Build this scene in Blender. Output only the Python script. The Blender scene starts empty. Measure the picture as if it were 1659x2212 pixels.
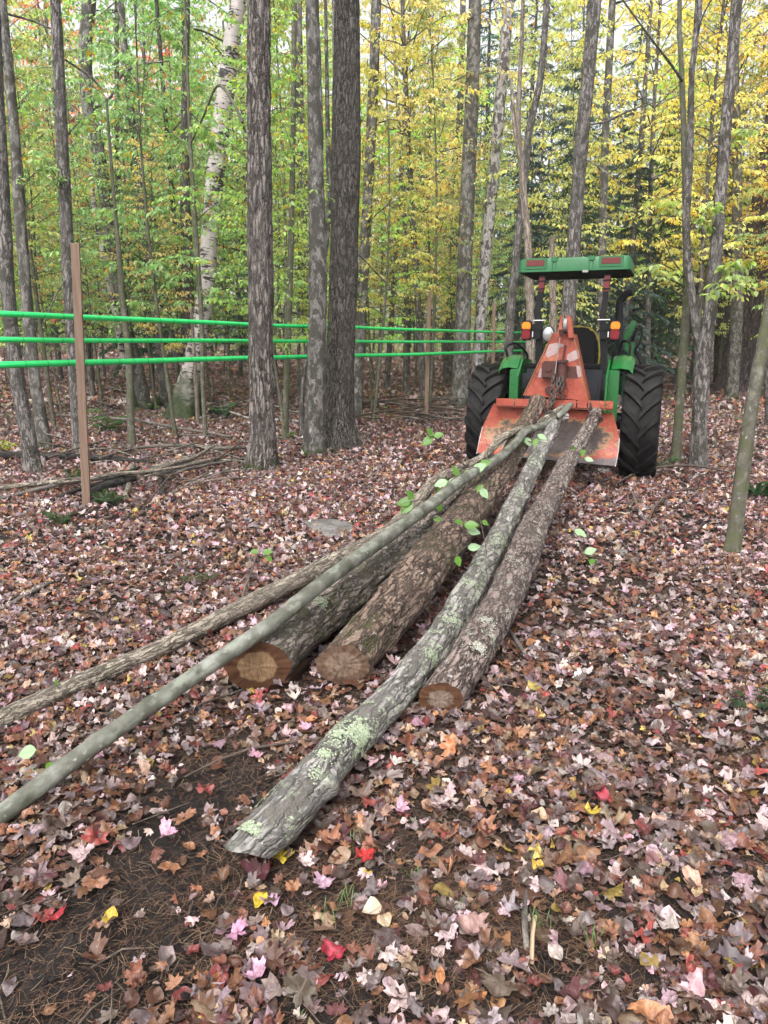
import bpy, bmesh, math, random
import numpy as np
from mathutils import Vector, Matrix
from math import sin, cos, pi, radians, tan, atan2, exp, sqrt

SC = bpy.context.scene
COL = SC.collection
random.seed(7)
RNG = np.random.default_rng(11)

# ------------------------------------------------------------------ camera
F = 1597.0; CXP = 829.5; CYP = 1106.0
CAMH = 1.6; PITCH = radians(12.9)
cam_d = bpy.data.cameras.new('camera'); cam = bpy.data.objects.new('camera', cam_d); COL.objects.link(cam)
cam_d.sensor_fit = 'VERTICAL'; cam_d.sensor_height = 24.0
cam_d.lens = 24.0 / (2 * CYP / F)
cam_d.clip_start = 0.05; cam_d.clip_end = 600
cam.location = (0, 0, CAMH); cam.rotation_euler = (pi / 2 - PITCH, 0, 0)
SC.camera = cam

def P(px, py, Y):
    """world point on the sight line of a photo point at world distance Y"""
    u = (px - CXP) / F; v = -(py - CYP) / F
    dy = cos(PITCH) + v * sin(PITCH); dz = -sin(PITCH) + v * cos(PITCH)
    s = Y / dy
    return Vector((u * s, Y, CAMH + dz * s))
def PZ(px, py, z=0.0):
    u = (px - CXP) / F; v = -(py - CYP) / F
    dy = cos(PITCH) + v * sin(PITCH); dz = -sin(PITCH) + v * cos(PITCH)
    s = (z - CAMH) / dz
    return Vector((u * s, dy * s, z))
def depth(p):
    return p[1] * cos(PITCH) + (CAMH - p[2]) * sin(PITCH)

# ------------------------------------------------------------------ noise
def _h(ix, iy, iz, seed):
    n = (ix.astype(np.int64) * 73856093) ^ (iy.astype(np.int64) * 19349663) ^ (iz.astype(np.int64) * 83492791) ^ (seed * 2654435)
    n = (n ^ (n >> 13)) * 1274126177
    n = (n ^ (n >> 16)) & 0xffffff
    return n / float(0xffffff)
def vn(p, seed=0):
    p = np.asarray(p, float); i = np.floor(p).astype(np.int64); f = p - i; f = f * f * (3 - 2 * f)
    r = 0
    for dx in (0, 1):
        for dy in (0, 1):
            for dz in (0, 1):
                w = (f[:, 0] if dx else 1 - f[:, 0]) * (f[:, 1] if dy else 1 - f[:, 1]) * (f[:, 2] if dz else 1 - f[:, 2])
                r = r + w * _h(i[:, 0] + dx, i[:, 1] + dy, i[:, 2] + dz, seed)
    return r * 2 - 1
def fbm(p, seed=0, oct=3):
    r = 0; a = 1; t = 0; p = np.asarray(p, float)
    for k in range(oct):
        r = r + a * vn(p * (2 ** k), seed + k * 17); t += a; a *= .5
    return r / t

def ground_z(x, y):
    x = np.atleast_1d(np.asarray(x, float)); y = np.atleast_1d(np.asarray(y, float))
    p = np.stack([x, y, np.zeros_like(x)], 1)
    z = 0.035 * fbm(p * 0.45, 3, 2) + 0.012 * fbm(p * 2.3, 9, 3)
    far = np.clip((y - 16) / 40, 0, 1)
    z = z + far * far * (1.2 + 1.3 * fbm(p * 0.05, 5, 2))
    near = np.clip((y - 1.0) / 1.0, 0, 1)
    return z
def gz(x, y):
    return float(ground_z(x, y)[0])

# ------------------------------------------------------------------ mesh buffers
class Buf:
    def __init__(s): s.v = []; s.q = []; s.t = []; s.mq = []; s.mt = []; s.n = 0; s.a = {}
    def add(s, v, quads=None, tris=None, mat=0, **attrs):
        v = np.asarray(v, float).reshape(-1, 3); k = len(v); s.v.append(v)
        if quads is not None and len(quads):
            q = np.asarray(quads, np.int64).reshape(-1, 4) + s.n; s.q.append(q); s.mq.append(np.full(len(q), mat))
        if tris is not None and len(tris):
            t = np.asarray(tris, np.int64).reshape(-1, 3) + s.n; s.t.append(t); s.mt.append(np.full(len(t), mat))
        for nm, arr in attrs.items():
            arr = np.asarray(arr, float)
            s.a.setdefault(nm, []).append((s.n, arr))
        s.n += k
    def build(s, name, mats, parent=None, smooth=True, link=True):
        me = bpy.data.meshes.new(name)
        V = np.concatenate(s.v) if s.v else np.zeros((0, 3))
        Q = np.concatenate(s.q) if s.q else np.zeros((0, 4), np.int64)
        T = np.concatenate(s.t) if s.t else np.zeros((0, 3), np.int64)
        me.vertices.add(len(V)); me.vertices.foreach_set('co', V.astype(np.float32).ravel())
        me.loops.add(Q.size + T.size); me.loops.foreach_set('vertex_index', np.concatenate([Q.ravel(), T.ravel()]).astype(np.int32))
        me.polygons.add(len(Q) + len(T))
        ls = np.concatenate([np.arange(len(Q)) * 4, Q.size + np.arange(len(T)) * 3]).astype(np.int32)
        me.polygons.foreach_set('loop_start', ls)
        mi = np.concatenate([np.concatenate(s.mq) if s.mq else np.zeros(0), np.concatenate(s.mt) if s.mt else np.zeros(0)]).astype(np.int32)
        if not isinstance(mats, (list, tuple)): mats = [mats]
        for m in mats: me.materials.append(m)
        me.polygons.foreach_set('material_index', mi)
        me.polygons.foreach_set('use_smooth', np.full(len(mi), bool(smooth)))
        for nm, lst in s.a.items():
            w = 1 if lst[0][1].ndim == 1 else lst[0][1].shape[1]
            full = np.zeros((len(V), w))
            for st, arr in lst: full[st:st + len(arr)] = arr.reshape(len(arr), w)
            if w == 1:
                at = me.attributes.new(nm, 'FLOAT', 'POINT'); at.data.foreach_set('value', full.astype(np.float32).ravel())
            elif w == 3:
                at = me.attributes.new(nm, 'FLOAT_VECTOR', 'POINT'); at.data.foreach_set('vector', full.astype(np.float32).ravel())
            else:
                at = me.attributes.new(nm, 'FLOAT_COLOR', 'POINT'); at.data.foreach_set('color', full.astype(np.float32).ravel())
        me.update(calc_edges=True); me.validate()
        o = bpy.data.objects.new(name, me)
        if link: COL.objects.link(o)
        if parent: o.parent = parent
        return o

def tag(o, label=None, cat=None, group=None, kind=None):
    if label: o['label'] = label
    if cat: o['category'] = cat
    if group: o['group'] = group
    if kind: o['kind'] = kind
    return o
def empty(name, loc=(0, 0, 0), rz=0.0, label=None, cat=None, group=None):
    o = bpy.data.objects.new(name, None); COL.objects.link(o); o.location = loc; o.rotation_euler = (0, 0, rz)
    o.empty_display_size = .1
    return tag(o, label, cat, group)

def smooth_path(pts, step):
    """Catmull-Rom resample of (x,y,z,r) rows"""
    A = np.asarray(pts, float); n = len(A)
    if n < 3:
        L = np.linalg.norm(A[-1, :3] - A[0, :3]); k = max(2, int(L / step) + 1); t = np.linspace(0, 1, k)[:, None]
        return A[0] * (1 - t) + A[-1] * t
    E = np.vstack([2 * A[0] - A[1], A, 2 * A[-1] - A[-2]]); out = []
    for i in range(1, n):
        p0, p1, p2, p3 = E[i - 1], E[i], E[i + 1], E[i + 2]
        L = np.linalg.norm(p2[:3] - p1[:3]); k = max(1, int(L / step))
        for j in range(k):
            t = j / k
            out.append(.5 * ((2 * p1) + (-p0 + p2) * t + (2 * p0 - 5 * p1 + 4 * p2 - p3) * t * t + (-p0 + 3 * p1 - 3 * p2 + p3) * t ** 3))
    out.append(A[-1]); return np.array(out)

def tube(buf, path, ns=8, mat=0, fn=None, cap0=False, cap1=False, capmat=None, capshear=None, phase=0.0, **extra):
    """path rows (x,y,z,r). writes attribute rest = cylinder coords of the straightened limb"""
    A = np.asarray(path, float); n = len(A); C = A[:, :3]; R = A[:, 3]
    T = np.gradient(C, axis=0); T /= np.linalg.norm(T, axis=1)[:, None] + 1e-12
    up = np.array([0, 0, 1.0]) if abs(T[0, 2]) < .8 else np.array([0, 1.0, 0])
    N = np.zeros_like(C); N[0] = up - T[0] * up.dot(T[0]); N[0] /= np.linalg.norm(N[0])
    for i in range(1, n):
        v = N[i - 1] - T[i] * N[i - 1].dot(T[i]); N[i] = v / (np.linalg.norm(v) + 1e-12)
    B = np.cross(T, N)
    S = np.concatenate([[0], np.cumsum(np.linalg.norm(np.diff(C, axis=0), axis=1))])
    ang = np.arange(ns) * 2 * pi / ns + phase
    ca = np.cos(ang)[None, :]; sa = np.sin(ang)[None, :]
    R0 = R.mean()
    rest = np.stack([np.broadcast_to(ca * R[:, None], (n, ns)), np.broadcast_to(sa * R[:, None], (n, ns)), np.broadcast_to(S[:, None], (n, ns))], 2)
    RR = np.broadcast_to(R[:, None], (n, ns)).copy()
    if fn is not None:
        RR = RR + fn(rest.reshape(-1, 3), np.broadcast_to(ang[None, :], (n, ns)).ravel(), np.broadcast_to(S[:, None], (n, ns)).ravel()).reshape(n, ns)
    V = C[:, None, :] + RR[..., None] * (ca[..., None] * N[:, None, :] + sa[..., None] * B[:, None, :])
    i = np.arange(n - 1)[:, None]; j = np.arange(ns)[None, :]; j2 = (j + 1) % ns
    Q = np.stack([i * ns + j, (i * ns + j2), ((i + 1) * ns + j2), ((i + 1) * ns + j)], 2).reshape(-1, 4)[:, ::-1]
    if capshear is not None:      # slide the first rings so the end is cut on a slant
        fall = np.exp(-S / (R0 * 1.2))[:, None, None]
        V = V + fall * capshear(ca, sa, R[:, None])[..., None] * T[0][None, None, :]
    at = dict(rest=rest.reshape(-1, 3)); at.update({k: np.full(n * ns, v) for k, v in extra.items()})
    buf.add(V.reshape(-1, 3), quads=Q, mat=mat, **at)
    for flag, ring, idx in ((cap0, V[0], 0), (cap1, V[-1], n - 1)):
        if not flag: continue
        cm = mat if capmat is None else capmat
        c = ring.mean(0); rings = 6; vs = [];
        rs = []
        for k in range(rings, 0, -1):
            f = k / rings
            vs.append(c + (ring - c) * f)
            rs.append(np.stack([ca[0] * R[idx] * f, sa[0] * R[idx] * f, np.zeros(ns)], 1))
        VV = np.concatenate(vs + [c[None]]); RS = np.concatenate(rs + [np.zeros((1, 3))])
        qs = []; 
        for k in range(rings - 1):
            a = np.arange(ns); b = (a + 1) % ns
            qs.append(np.stack([k * ns + a, k * ns + b, (k + 1) * ns + b, (k + 1) * ns + a], 1))
        a = np.arange(ns); b = (a + 1) % ns
        tr = np.stack([(rings - 1) * ns + a, (rings - 1) * ns + b, np.full(ns, rings * ns)], 1)
        qs = np.concatenate(qs)
        if idx: qs = qs[:, ::-1]; tr = tr[:, ::-1]
        at = dict(rest=RS); at.update({k: np.full(len(VV), v) for k, v in extra.items()})
        buf.add(VV, quads=qs, tris=tr, mat=cm, **at)
    return V

# ------------------------------------------------------------------ node helpers
class NT:
    def __init__(s, name):
        s.m = bpy.data.materials.new(name); s.m.use_nodes = True; s.t = s.m.node_tree; s.t.nodes.clear()
        s.out = s.t.nodes.new('ShaderNodeOutputMaterial')
    def n(s, kind, ins=None, **props):
        nd = s.t.nodes.new(kind)
        for k, v in props.items(): setattr(nd, k, v)
        for k, v in (ins or {}).items():
            if hasattr(v, 'links') or isinstance(v, bpy.types.NodeSocket): s.t.links.new(v, nd.inputs[k])
            else: nd.inputs[k].default_value = v
        return nd
    def attr(s, name, out='Vector'): return s.n('ShaderNodeAttribute', attribute_name=name).outputs[out]
    def mapping(s, vec, sc=(1, 1, 1), loc=(0, 0, 0)):
        return s.n('ShaderNodeMapping', {'Vector': vec, 'Scale': sc, 'Location': loc}).outputs[0]
    def noise(s, vec, scale, detail=4, rough=.55, dist=0.0):
        return s.n('ShaderNodeTexNoise', {'Vector': vec, 'Scale': scale, 'Detail': detail, 'Roughness': rough, 'Distortion': dist}).outputs['Fac']
    def vor(s, vec, scale, feature='F1', out='Distance', rand=1.0):
        return s.n('ShaderNodeTexVoronoi', {'Vector': vec, 'Scale': scale, 'Randomness': rand}, feature=feature).outputs[out]
    def ramp(s, fac, stops, interp='LINEAR'):
        nd = s.n('ShaderNodeValToRGB', {'Fac': fac}); r = nd.color_ramp; r.interpolation = interp
        while len(r.elements) < len(stops): r.elements.new(.5)
        for e, (p, c) in zip(r.elements, stops):
            e.position = p
            e.color = (c, c, c, 1) if isinstance(c, (int, float)) else (*c, 1)
        return nd.outputs['Color']
    def mix(s, fac, a, b, blend='MIX'):
        nd = s.n('ShaderNodeMix', data_type='RGBA', blend_type=blend)
        for k, v in ((0, fac), (6, a), (7, b)):
            if isinstance(v, bpy.types.NodeSocket): s.t.links.new(v, nd.inputs[k])
            else:
                nd.inputs[k].default_value = v if k == 0 else ((*v, 1) if len(v) == 3 else v)
        return nd.outputs[2]
    def math(s, op, a, b=0.0, c=0.0, clamp=False):
        nd = s.n('ShaderNodeMath', operation=op, use_clamp=clamp)
        for k, v in enumerate((a, b, c)):
            if isinstance(v, bpy.types.NodeSocket): s.t.links.new(v, nd.inputs[k])
            else: nd.inputs[k].default_value = v
        return nd.outputs[0]
    def bump(s, h, strength=.5, dist=.01, normal=None):
        ins = {'Height': h, 'Strength': strength, 'Distance': dist}
        if normal is not None: ins['Normal'] = normal
        return s.n('ShaderNodeBump', ins).outputs[0]
    def pbr(s, color, rough=.8, normal=None, metal=0.0, spec=.5, coat=0.0, coatr=.1, emis=None, estr=0.0):
        ins = {'Base Color': color if isinstance(color, bpy.types.NodeSocket) else (*color, 1), 'Roughness': rough, 'Metallic': metal, 'Specular IOR Level': spec}
        if coat: ins['Coat Weight'] = coat; ins['Coat Roughness'] = coatr
        if normal is not None: ins['Normal'] = normal
        b = s.n('ShaderNodeBsdfPrincipled', ins).outputs[0]
        s.t.links.new(b, s.out.inputs[0]); return s.m
    def surf(s, sh): s.t.links.new(sh, s.out.inputs[0]); return s.m
    def sep(s, v): return s.n('ShaderNodeSeparateXYZ', {'Vector': v}).outputs
    def objrand(s): return s.n('ShaderNodeObjectInfo').outputs['Random']

# ------------------------------------------------------------------ materials
def bark_mat(name, dark, light, ring=(30, 30, 5), ridge=.7, moss=(.05, .062, .02), moss_amt=0.0, moss_h=.35,
             lich=None, lich_amt=0.0, blotch=None, blotch_amt=0.0, bump=.6, bdist=.02, plate=1.0, lich2=None, lich2_amt=0.0, rough=.85, hsplit=0.0):
    dark = tuple(x * .7 for x in dark); light = tuple(x * (.84 if 'log' in name else .92) for x in light)
    t = NT(name); rest = t.attr('rest')
    off = t.n('ShaderNodeCombineXYZ', {'X': t.math('MULTIPLY', t.objrand(), 37.0), 'Y': t.math('MULTIPLY', t.objrand(), 11.0), 'Z': t.math('MULTIPLY', t.objrand(), 53.0)}).outputs[0]
    vec = t.n('ShaderNodeVectorMath', {0: rest, 1: off}, operation='ADD').outputs[0]
    warp = t.n('ShaderNodeTexNoise', {'Vector': vec, 'Scale': 9.0, 'Detail': 3.0}).outputs['Color']
    wv = t.n('ShaderNodeVectorMath', {0: t.n('ShaderNodeVectorMath', {0: warp, 'Scale': .035}, operation='SCALE').outputs[0], 1: vec}, operation='ADD').outputs[0]
    warp2 = t.n('ShaderNodeTexNoise', {'Vector': vec, 'Scale': 45.0, 'Detail': 3.0}).outputs['Color']
    wv2 = t.n('ShaderNodeVectorMath', {0: t.n('ShaderNodeVectorMath', {0: warp2, 'Scale': .028}, operation='SCALE').outputs[0], 1: wv}, operation='ADD').outputs[0]
    na = t.noise(t.mapping(wv, ring), .62, 4, .55)
    crack = t.ramp(t.math('MULTIPLY', t.math('ABSOLUTE', t.math('SUBTRACT', na, .5)), 2.0), [(0.0, 0.0), (.13, 1.0)])
    v = t.vor(t.mapping(wv2, tuple(x * .8 for x in ring)), 1.0, 'DISTANCE_TO_EDGE')
    plates = t.ramp(v, [(0.0, .25), (.10, 1.0)])
    fur = t.math('MULTIPLY', crack, plates)
    n1 = t.noise(t.mapping(vec, (ring[0] * .8, ring[1] * .8, ring[2])), 1.3, 6, .65)
    fine = t.noise(t.mapping(vec, (1, 1, .4)), 110, 5, .75)
    h = t.math('ADD', t.math('MULTIPLY', fur, ridge * plate), t.math('MULTIPLY', n1, 1.0))
    h = t.math('ADD', h, t.math('MULTIPLY', fine, .35))
    tone = t.math('ADD', t.math('MULTIPLY', fur, .38 * plate), t.math('MULTIPLY', n1, .62))
    tone = t.math('ADD', tone, t.math('MULTIPLY', t.math('SUBTRACT', fine, .5), .95))
    if plate < .5: tone = t.math('ADD', n1, t.math('MULTIPLY', t.math('SUBTRACT', fine, .5), .4))
    c = t.ramp(tone, [(.32, dark), (.52, tuple((a + b) * .42 for a, b in zip(dark, light))), (.70, tuple(min(.8, x * 1.25) for x in light))])
    big = t.noise(vec, 2.2, 3)
    c = t.mix(t.ramp(big, [(.35, 0.0), (.65, .55)]), c, tuple(x * .55 for x in light))
    if blotch:
        b = t.noise(t.mapping(vec, (1, 1, .6)), 11, 4, .6, .6)
        c = t.mix(t.ramp(b, [(.5 - blotch_amt * .12, 0.0), (.56 - blotch_amt * .1, .9)]), c, blotch)
    if lich:
        l = t.noise(vec, 14, 6, .72, .3); l2 = t.noise(vec, 2.1, 2)
        lm = t.math('MULTIPLY', t.ramp(l, [(.56 - lich_amt * .2, 0.0), (.6 - lich_amt * .2, 1.0)]), t.ramp(l2, [(.42, 0.0), (.55, 1.0)]))
        sp = t.vor(vec, 95); lm = t.math('MULTIPLY', lm, t.ramp(sp, [(.35, 1.0), (.7, .25)]))
        c = t.mix(lm, c, lich); h = t.math('ADD', h, t.math('MULTIPLY', lm, .5))
    if lich2:
        l = t.noise(t.mapping(vec, (1, 1, .8), (3, 5, 9)), 26, 5, .75); 
        lm = t.ramp(l, [(.60 - lich2_amt * .2, 0.0), (.64 - lich2_amt * .2, 1.0)])
        c = t.mix(lm, c, lich2)
    if moss_amt > 0:
        z = t.sep(rest)[2]
        mz = t.ramp(t.math('DIVIDE', z, moss_h * 3), [(.1, 1.0), (.9, 0.0)])
        mn = t.noise(vec, 9, 4, .6)
        mm = t.ramp(t.math('ADD', t.math('MULTIPLY', mz, .36 * moss_amt), t.math('MULTIPLY', mn, .55)), [(.52, 0.0), (.62, 1.0)])
        c = t.mix(mm, c, moss)
    return t.pbr(c, rough, t.bump(h, bump, bdist), spec=.3)

M = {}
GREY = (.20, .185, .175)
M['bark_furrow'] = bark_mat('bark_furrow', (.052, .040, .035), (.27, .235, .215), (27, 27, 4.5), 1.0, moss_amt=1.0, moss_h=.18, bump=.9, bdist=.03, blotch=(.055, .045, .038), blotch_amt=-.5)
M['bark_dark'] = bark_mat('bark_dark', (.028, .023, .02), (.155, .135, .12), (34, 34, 8), .9, moss_amt=.9, moss_h=.14, bump=.9, bdist=.02, lich2=(.33, .32, .30), lich2_amt=-.12)
M['bark_blotch'] = bark_mat('bark_blotch', (.12, .11, .10), (.42, .39, .365), (22, 22, 7), .3, moss_amt=1.0, moss_h=.2, blotch=(.06, .055, .045), blotch_amt=.35, plate=.6, bump=.5)
M['bark_pale'] = bark_mat('bark_pale', (.34, .31, .30), (.62, .59, .57), (16, 16, 6), .2, blotch=(.06, .05, .042), blotch_amt=.1, plate=.2, bump=.35, moss_amt=.7, moss_h=.2)
M['bark_grey'] = bark_mat('bark_grey', (.07, .06, .055), (.26, .235, .22), (30, 30, 6), .8, moss_amt=.7, moss_h=.12, blotch=(.06, .055, .045), blotch_amt=-.1, bump=.7)
M['bark_tan'] = bark_mat('bark_tan', (.14, .105, .08), (.36, .30, .25), (34, 34, 4), .8, bump=.6)
M['bark_pine'] = bark_mat('bark_pine', (.03, .022, .022), (.145, .11, .11), (18, 18, 4), 1.0, bump=.9, bdist=.03, moss_amt=.3, moss_h=.1)
M['bark_olive'] = bark_mat('bark_olive', (.08, .075, .055), (.23, .215, .17), (12, 12, 9), .15, plate=.2, blotch=(.09, .095, .05), blotch_amt=.1, lich2=(.38, .38, .34), lich2_amt=-.1, bump=.3, moss_amt=.8, moss_h=.15)
# logs
M['log_brown'] = bark_mat('log_brown', (.035, .022, .017), (.25, .175, .135), (30, 30, 7), .9, lich=(.055, .06, .02), lich_amt=.35, lich2=(.34, .29, .25), lich2_amt=-.05, bump=1.0, bdist=.012)
M['log_grey'] = bark_mat('log_grey', (.05, .038, .032), (.31, .26, .225), (30, 30, 7), .9, lich=(.10, .10, .045), lich_amt=.25, lich2=(.42, .39, .34), lich2_amt=-.02, bump=1.0, bdist=.012)
M['log_lichen'] = bark_mat('log_lichen', (.07, .062, .056), (.43, .40, .375), (24, 24, 4.5), .9, lich=(.52, .60, .42), lich_amt=.12, lich2=(.09, .095, .08), lich2_amt=.10, bump=1.0, bdist=.01, blotch=(.15,.135,.12), blotch_amt=-.1)
M['log_mauve'] = bark_mat('log_mauve', (.04, .026, .023), (.29, .225, .20), (32, 32, 10), .9, lich=(.50, .52, .42), lich_amt=-.02, lich2=(.45, .42, .38), lich2_amt=-.06, bump=1.0, bdist=.01)
M['log_tan'] = bark_mat('log_tan', (.07, .055, .042), (.42, .36, .29), (60, 60, 9), .9, lich2=(.07, .07, .05), lich2_amt=.05, bump=.9, bdist=.006)
M['log_black'] = bark_mat('log_black', (.012, .010, .009), (.06, .052, .047), (30, 30, 8), .7, bump=.8, bdist=.01)
M['stick'] = bark_mat('stick', (.06, .05, .042), (.27, .24, .21), (40, 40, 8), .4, plate=.4, bump=.4, bdist=.004)
M['twig'] = bark_mat('twig', (.05, .035, .028), (.17, .13, .105), (40, 40, 20), .3, plate=.3, bump=.2, bdist=.002)

def beech():
    t = NT('beech_bark'); rest = t.attr('rest')
    n = t.noise(rest, 7, 4); c = t.ramp(n, [(.36, (.075, .078, .058)), (.52, (.145, .145, .118)), (.66, (.25, .25, .22))])
    c = t.mix(t.ramp(t.noise(t.mapping(rest, (1, 1, .25)), 26, 4, .7), [(.52, 0.0), (.62, .6)]), c, (.10, .09, .07))
    v = t.vor(t.mapping(rest, (1, 1, .7)), 24); nn = t.noise(rest, 60, 2)
    spots = t.ramp(t.math('ADD', v, t.math('MULTIPLY', nn, .7)), [(.42, 1.0), (.55, 0.0)])
    sel = t.ramp(t.noise(rest, 13, 4, .7), [(.47, 0.0), (.6, .8)])
    c = t.mix(t.math('MULTIPLY', spots, sel), c, (.42, .45, .38))
    f = t.noise(t.mapping(rest, (1, 1, 3)), 90, 3)
    c = t.mix(t.ramp(f, [(.62, 0.0), (.7, .6)]), c, (.06, .06, .05))
    big = t.ramp(t.noise(t.mapping(rest, (1, 1, .5)), 16, 4, .6), [(.5, 0.0), (.62, .5)]); c = t.mix(big, c, (.33, .35, .29))
    return t.pbr(c, .6, t.bump(t.math('ADD', f, n), .5, .006), spec=.3)
M['beech'] = beech()
def birch():
    t = NT('paper_birch_bark'); rest = t.attr('rest'); 
    vec = rest
    l = t.noise(t.mapping(vec, (4, 4, 24)), 1.0, 5, .65, .6)
    patch = t.noise(t.mapping(vec, (1, 1, .8)), 4.0, 3, .5)
    thr = t.math('ADD', l, t.math('MULTIPLY', t.math('SUBTRACT', patch, .5), .8))
    m = t.ramp(thr, [(.53, 0.0), (.57, 1.0)])
    c = t.ramp(t.noise(vec, 6, 3), [(.3, (.34, .30, .28)), (.7, (.52, .47, .45))])
    fl = t.ramp(t.noise(t.mapping(vec, (12, 12, 130)), 1.0, 3), [(.58, 0.0), (.66, .6)])
    c = t.mix(fl, c, (.25, .2, .18)); c = t.mix(m, c, (.035, .03, .03))
    z = t.sep(rest)[2]
    mz = t.ramp(t.math('ADD', t.math('DIVIDE', z, 4.4), t.math('MULTIPLY', t.noise(vec, 3, 4), .34)), [(.28, 1.0), (.46, 0.0)])
    c = t.mix(mz, c, t.mix(t.ramp(t.noise(vec, 12, 4), [(.4, 0.0), (.6, 1.0)]), (.018, .030, .008), (.045, .06, .018)))
    return t.pbr(c, .6, t.bump(t.math('SUBTRACT', patch, m), .5, .01), spec=.3)
M['birch'] = birch()
def endgrain(name, outer, inner, dark, heart=.45, dirt=.5):
    t = NT(name); rest = t.attr('rest')
    w = t.noise(rest, 9, 4); s = t.sep(rest)
    r = t.math('SQRT', t.math('ADD', t.math('MULTIPLY', s[0], s[0]), t.math('MULTIPLY', s[1], s[1])))
    rr = t.math('ADD', t.math('DIVIDE', r, .155), t.math('MULTIPLY', t.math('SUBTRACT', w, .5), .35))
    c = t.ramp(rr, [(heart - .05, inner), (heart + .03, outer)])
    ring = t.math('SINE', t.math('MULTIPLY', t.math('ADD', r, t.math('MULTIPLY', w, .02)), 1100.0))
    c = t.mix(t.ramp(ring, [(.3, 0.0), (1.0, .28)]), c, dark)
    saw = t.noise(t.mapping(rest, (18, 160, 1)), 1.0, 4, .6)
    c = t.mix(t.ramp(saw, [(.48, 0.0), (.66, .5)]), c, dark)
    d = t.noise(rest, 22, 5, .65); c = t.mix(t.ramp(d, [(.5, 0.0), (.72, dirt)]), c, dark)
    an = t.math('ARCTAN2', s[1], s[0]); cr = t.math('ABSOLUTE', t.math('SINE', t.math('ADD', t.math('MULTIPLY', an, 3.5), t.math('MULTIPLY', w, 5.0)))); c = t.mix(t.math('MULTIPLY', t.ramp(cr, [(.01, .5), (.03, 0.0)]), t.ramp(d, [(.45, 0.0), (.5, 1.0)])), c, (.02, .01, .006))
    edge = t.ramp(t.math('DIVIDE', r, .16), [(.88, 0.0), (.97, .75)]); c = t.mix(edge, c, tuple(x * .4 for x in dark))
    return t.pbr(c, .75, t.bump(saw, .5, .004), spec=.3)
M['end_heart'] = endgrain('cut_wood_heart', (.095, .042, .020), (.33, .21, .115), (.045, .018, .009), .5, .5)
M['end_pale'] = endgrain('cut_wood_grey', (.16, .10, .068), (.26, .185, .135), (.045, .022, .014), .45, .85)
M['end_small'] = endgrain('cut_wood_small', (.13, .06, .03), (.27, .205, .16), (.055, .025, .014), .33, .6)
M['end_light'] = endgrain('cut_wood_light', (.45, .33, .2), (.5, .38, .25), (.2, .12, .07), .5, .4)

def soil():
    t = NT('forest_soil'); tc = t.n('ShaderNodeTexCoord').outputs['Object']
    a = t.noise(tc, 3, 6, .6); b = t.noise(tc, 45, 5, .7); f = t.noise(tc, 220, 3, .7)
    c = t.ramp(t.math('ADD', t.math('MULTIPLY', a, .4), t.math('MULTIPLY', b, .6)), [(.38, (.008, .006, .0055)), (.55, (.024, .017, .0145)), (.74, (.07, .048, .037))])
    c = t.mix(t.ramp(f, [(.62, 0.0), (.75, .8)]), c, (.17, .10, .065))
    s = t.sep(tc)
    # far ground: litter colours speckled where single leaves are no longer built
    sp = t.n('ShaderNodeTexVoronoi', {'Vector': tc, 'Scale': 13.0}).outputs['Color']
    spv = t.sep(sp)[0]
    lit = t.ramp(spv, [(0.0, (.10, .035, .03)), (.3, (.22, .09, .06)), (.5, (.30, .20, .19)), (.7, (.14, .07, .05)), (.9, (.36, .26, .26))], 'CONSTANT')
    c = t.mix(t.ramp(t.math('DIVIDE', s[1], 60.0), [(.35, 0.0), (.6, .6)]), c, lit)
    wet = t.ramp(a, [(.4, .45), (.7, .95)])
    return t.pbr(c, wet, t.bump(t.math('ADD', b, t.math('MULTIPLY', f, .5)), .9, .02), spec=.35)
M['soil'] = soil()

def litter_mat(near=True):
    t = NT('leaf_litter' + ('' if near else '_far')); col = t.attr('col', 'Color'); lp = t.attr('lp')
    s = t.sep(lp)
    n = t.noise(lp, 3.4, 5, .7); n2 = t.noise(lp, 14.0, 4, .6)
    c = t.mix(t.ramp(n, [(.42, 0.0), (.62, .8)]), col, t.mix(.7, col, (.06, .025, .012), 'MIX'))
    c = t.mix(t.ramp(n, [(.3, .35), (.42, 0.0)]), c, (.5, .40, .36))
    c = t.mix(t.ramp(n2, [(.58, 0.0), (.72, .45)]), c, (.07, .035, .02))
    if near:
        # veins: midrib and side veins
        ax = t.math('ABSOLUTE', s[0])
        mid = t.ramp(ax, [(.012, .55), (.035, 0.0)])
        side = t.math('ABSOLUTE', t.math('SINE', t.math('MULTIPLY', t.math('SUBTRACT', s[1], t.math('MULTIPLY', ax, .8)), 24.0)))
        sv = t.ramp(side, [(.06, .35), (.2, 0.0)])
        c = t.mix(t.math('MAXIMUM', mid, sv), c, t.mix(.6, col, (.08, .03, .02)))
    bf = t.n('ShaderNodeNewGeometry').outputs['Backfacing']
    c = t.mix(t.math('MULTIPLY', bf, .45), c, (.42, .32, .32))
    b = t.n('ShaderNodeBsdfPrincipled', {'Base Color': c, 'Roughness': .42, 'Specular IOR Level': .55})
    if near: t.t.links.new(t.bump(t.math('ADD', n2, n), .4, .004), b.inputs['Normal'])
    tr = t.n('ShaderNodeBsdfTranslucent', {'Color': c}).outputs[0]
    return t.surf(t.n('ShaderNodeMixShader', {0: .18, 1: b.outputs[0], 2: tr}).outputs[0])
M['litter'] = litter_mat(True); M['litter_far'] = litter_mat(False)

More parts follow.
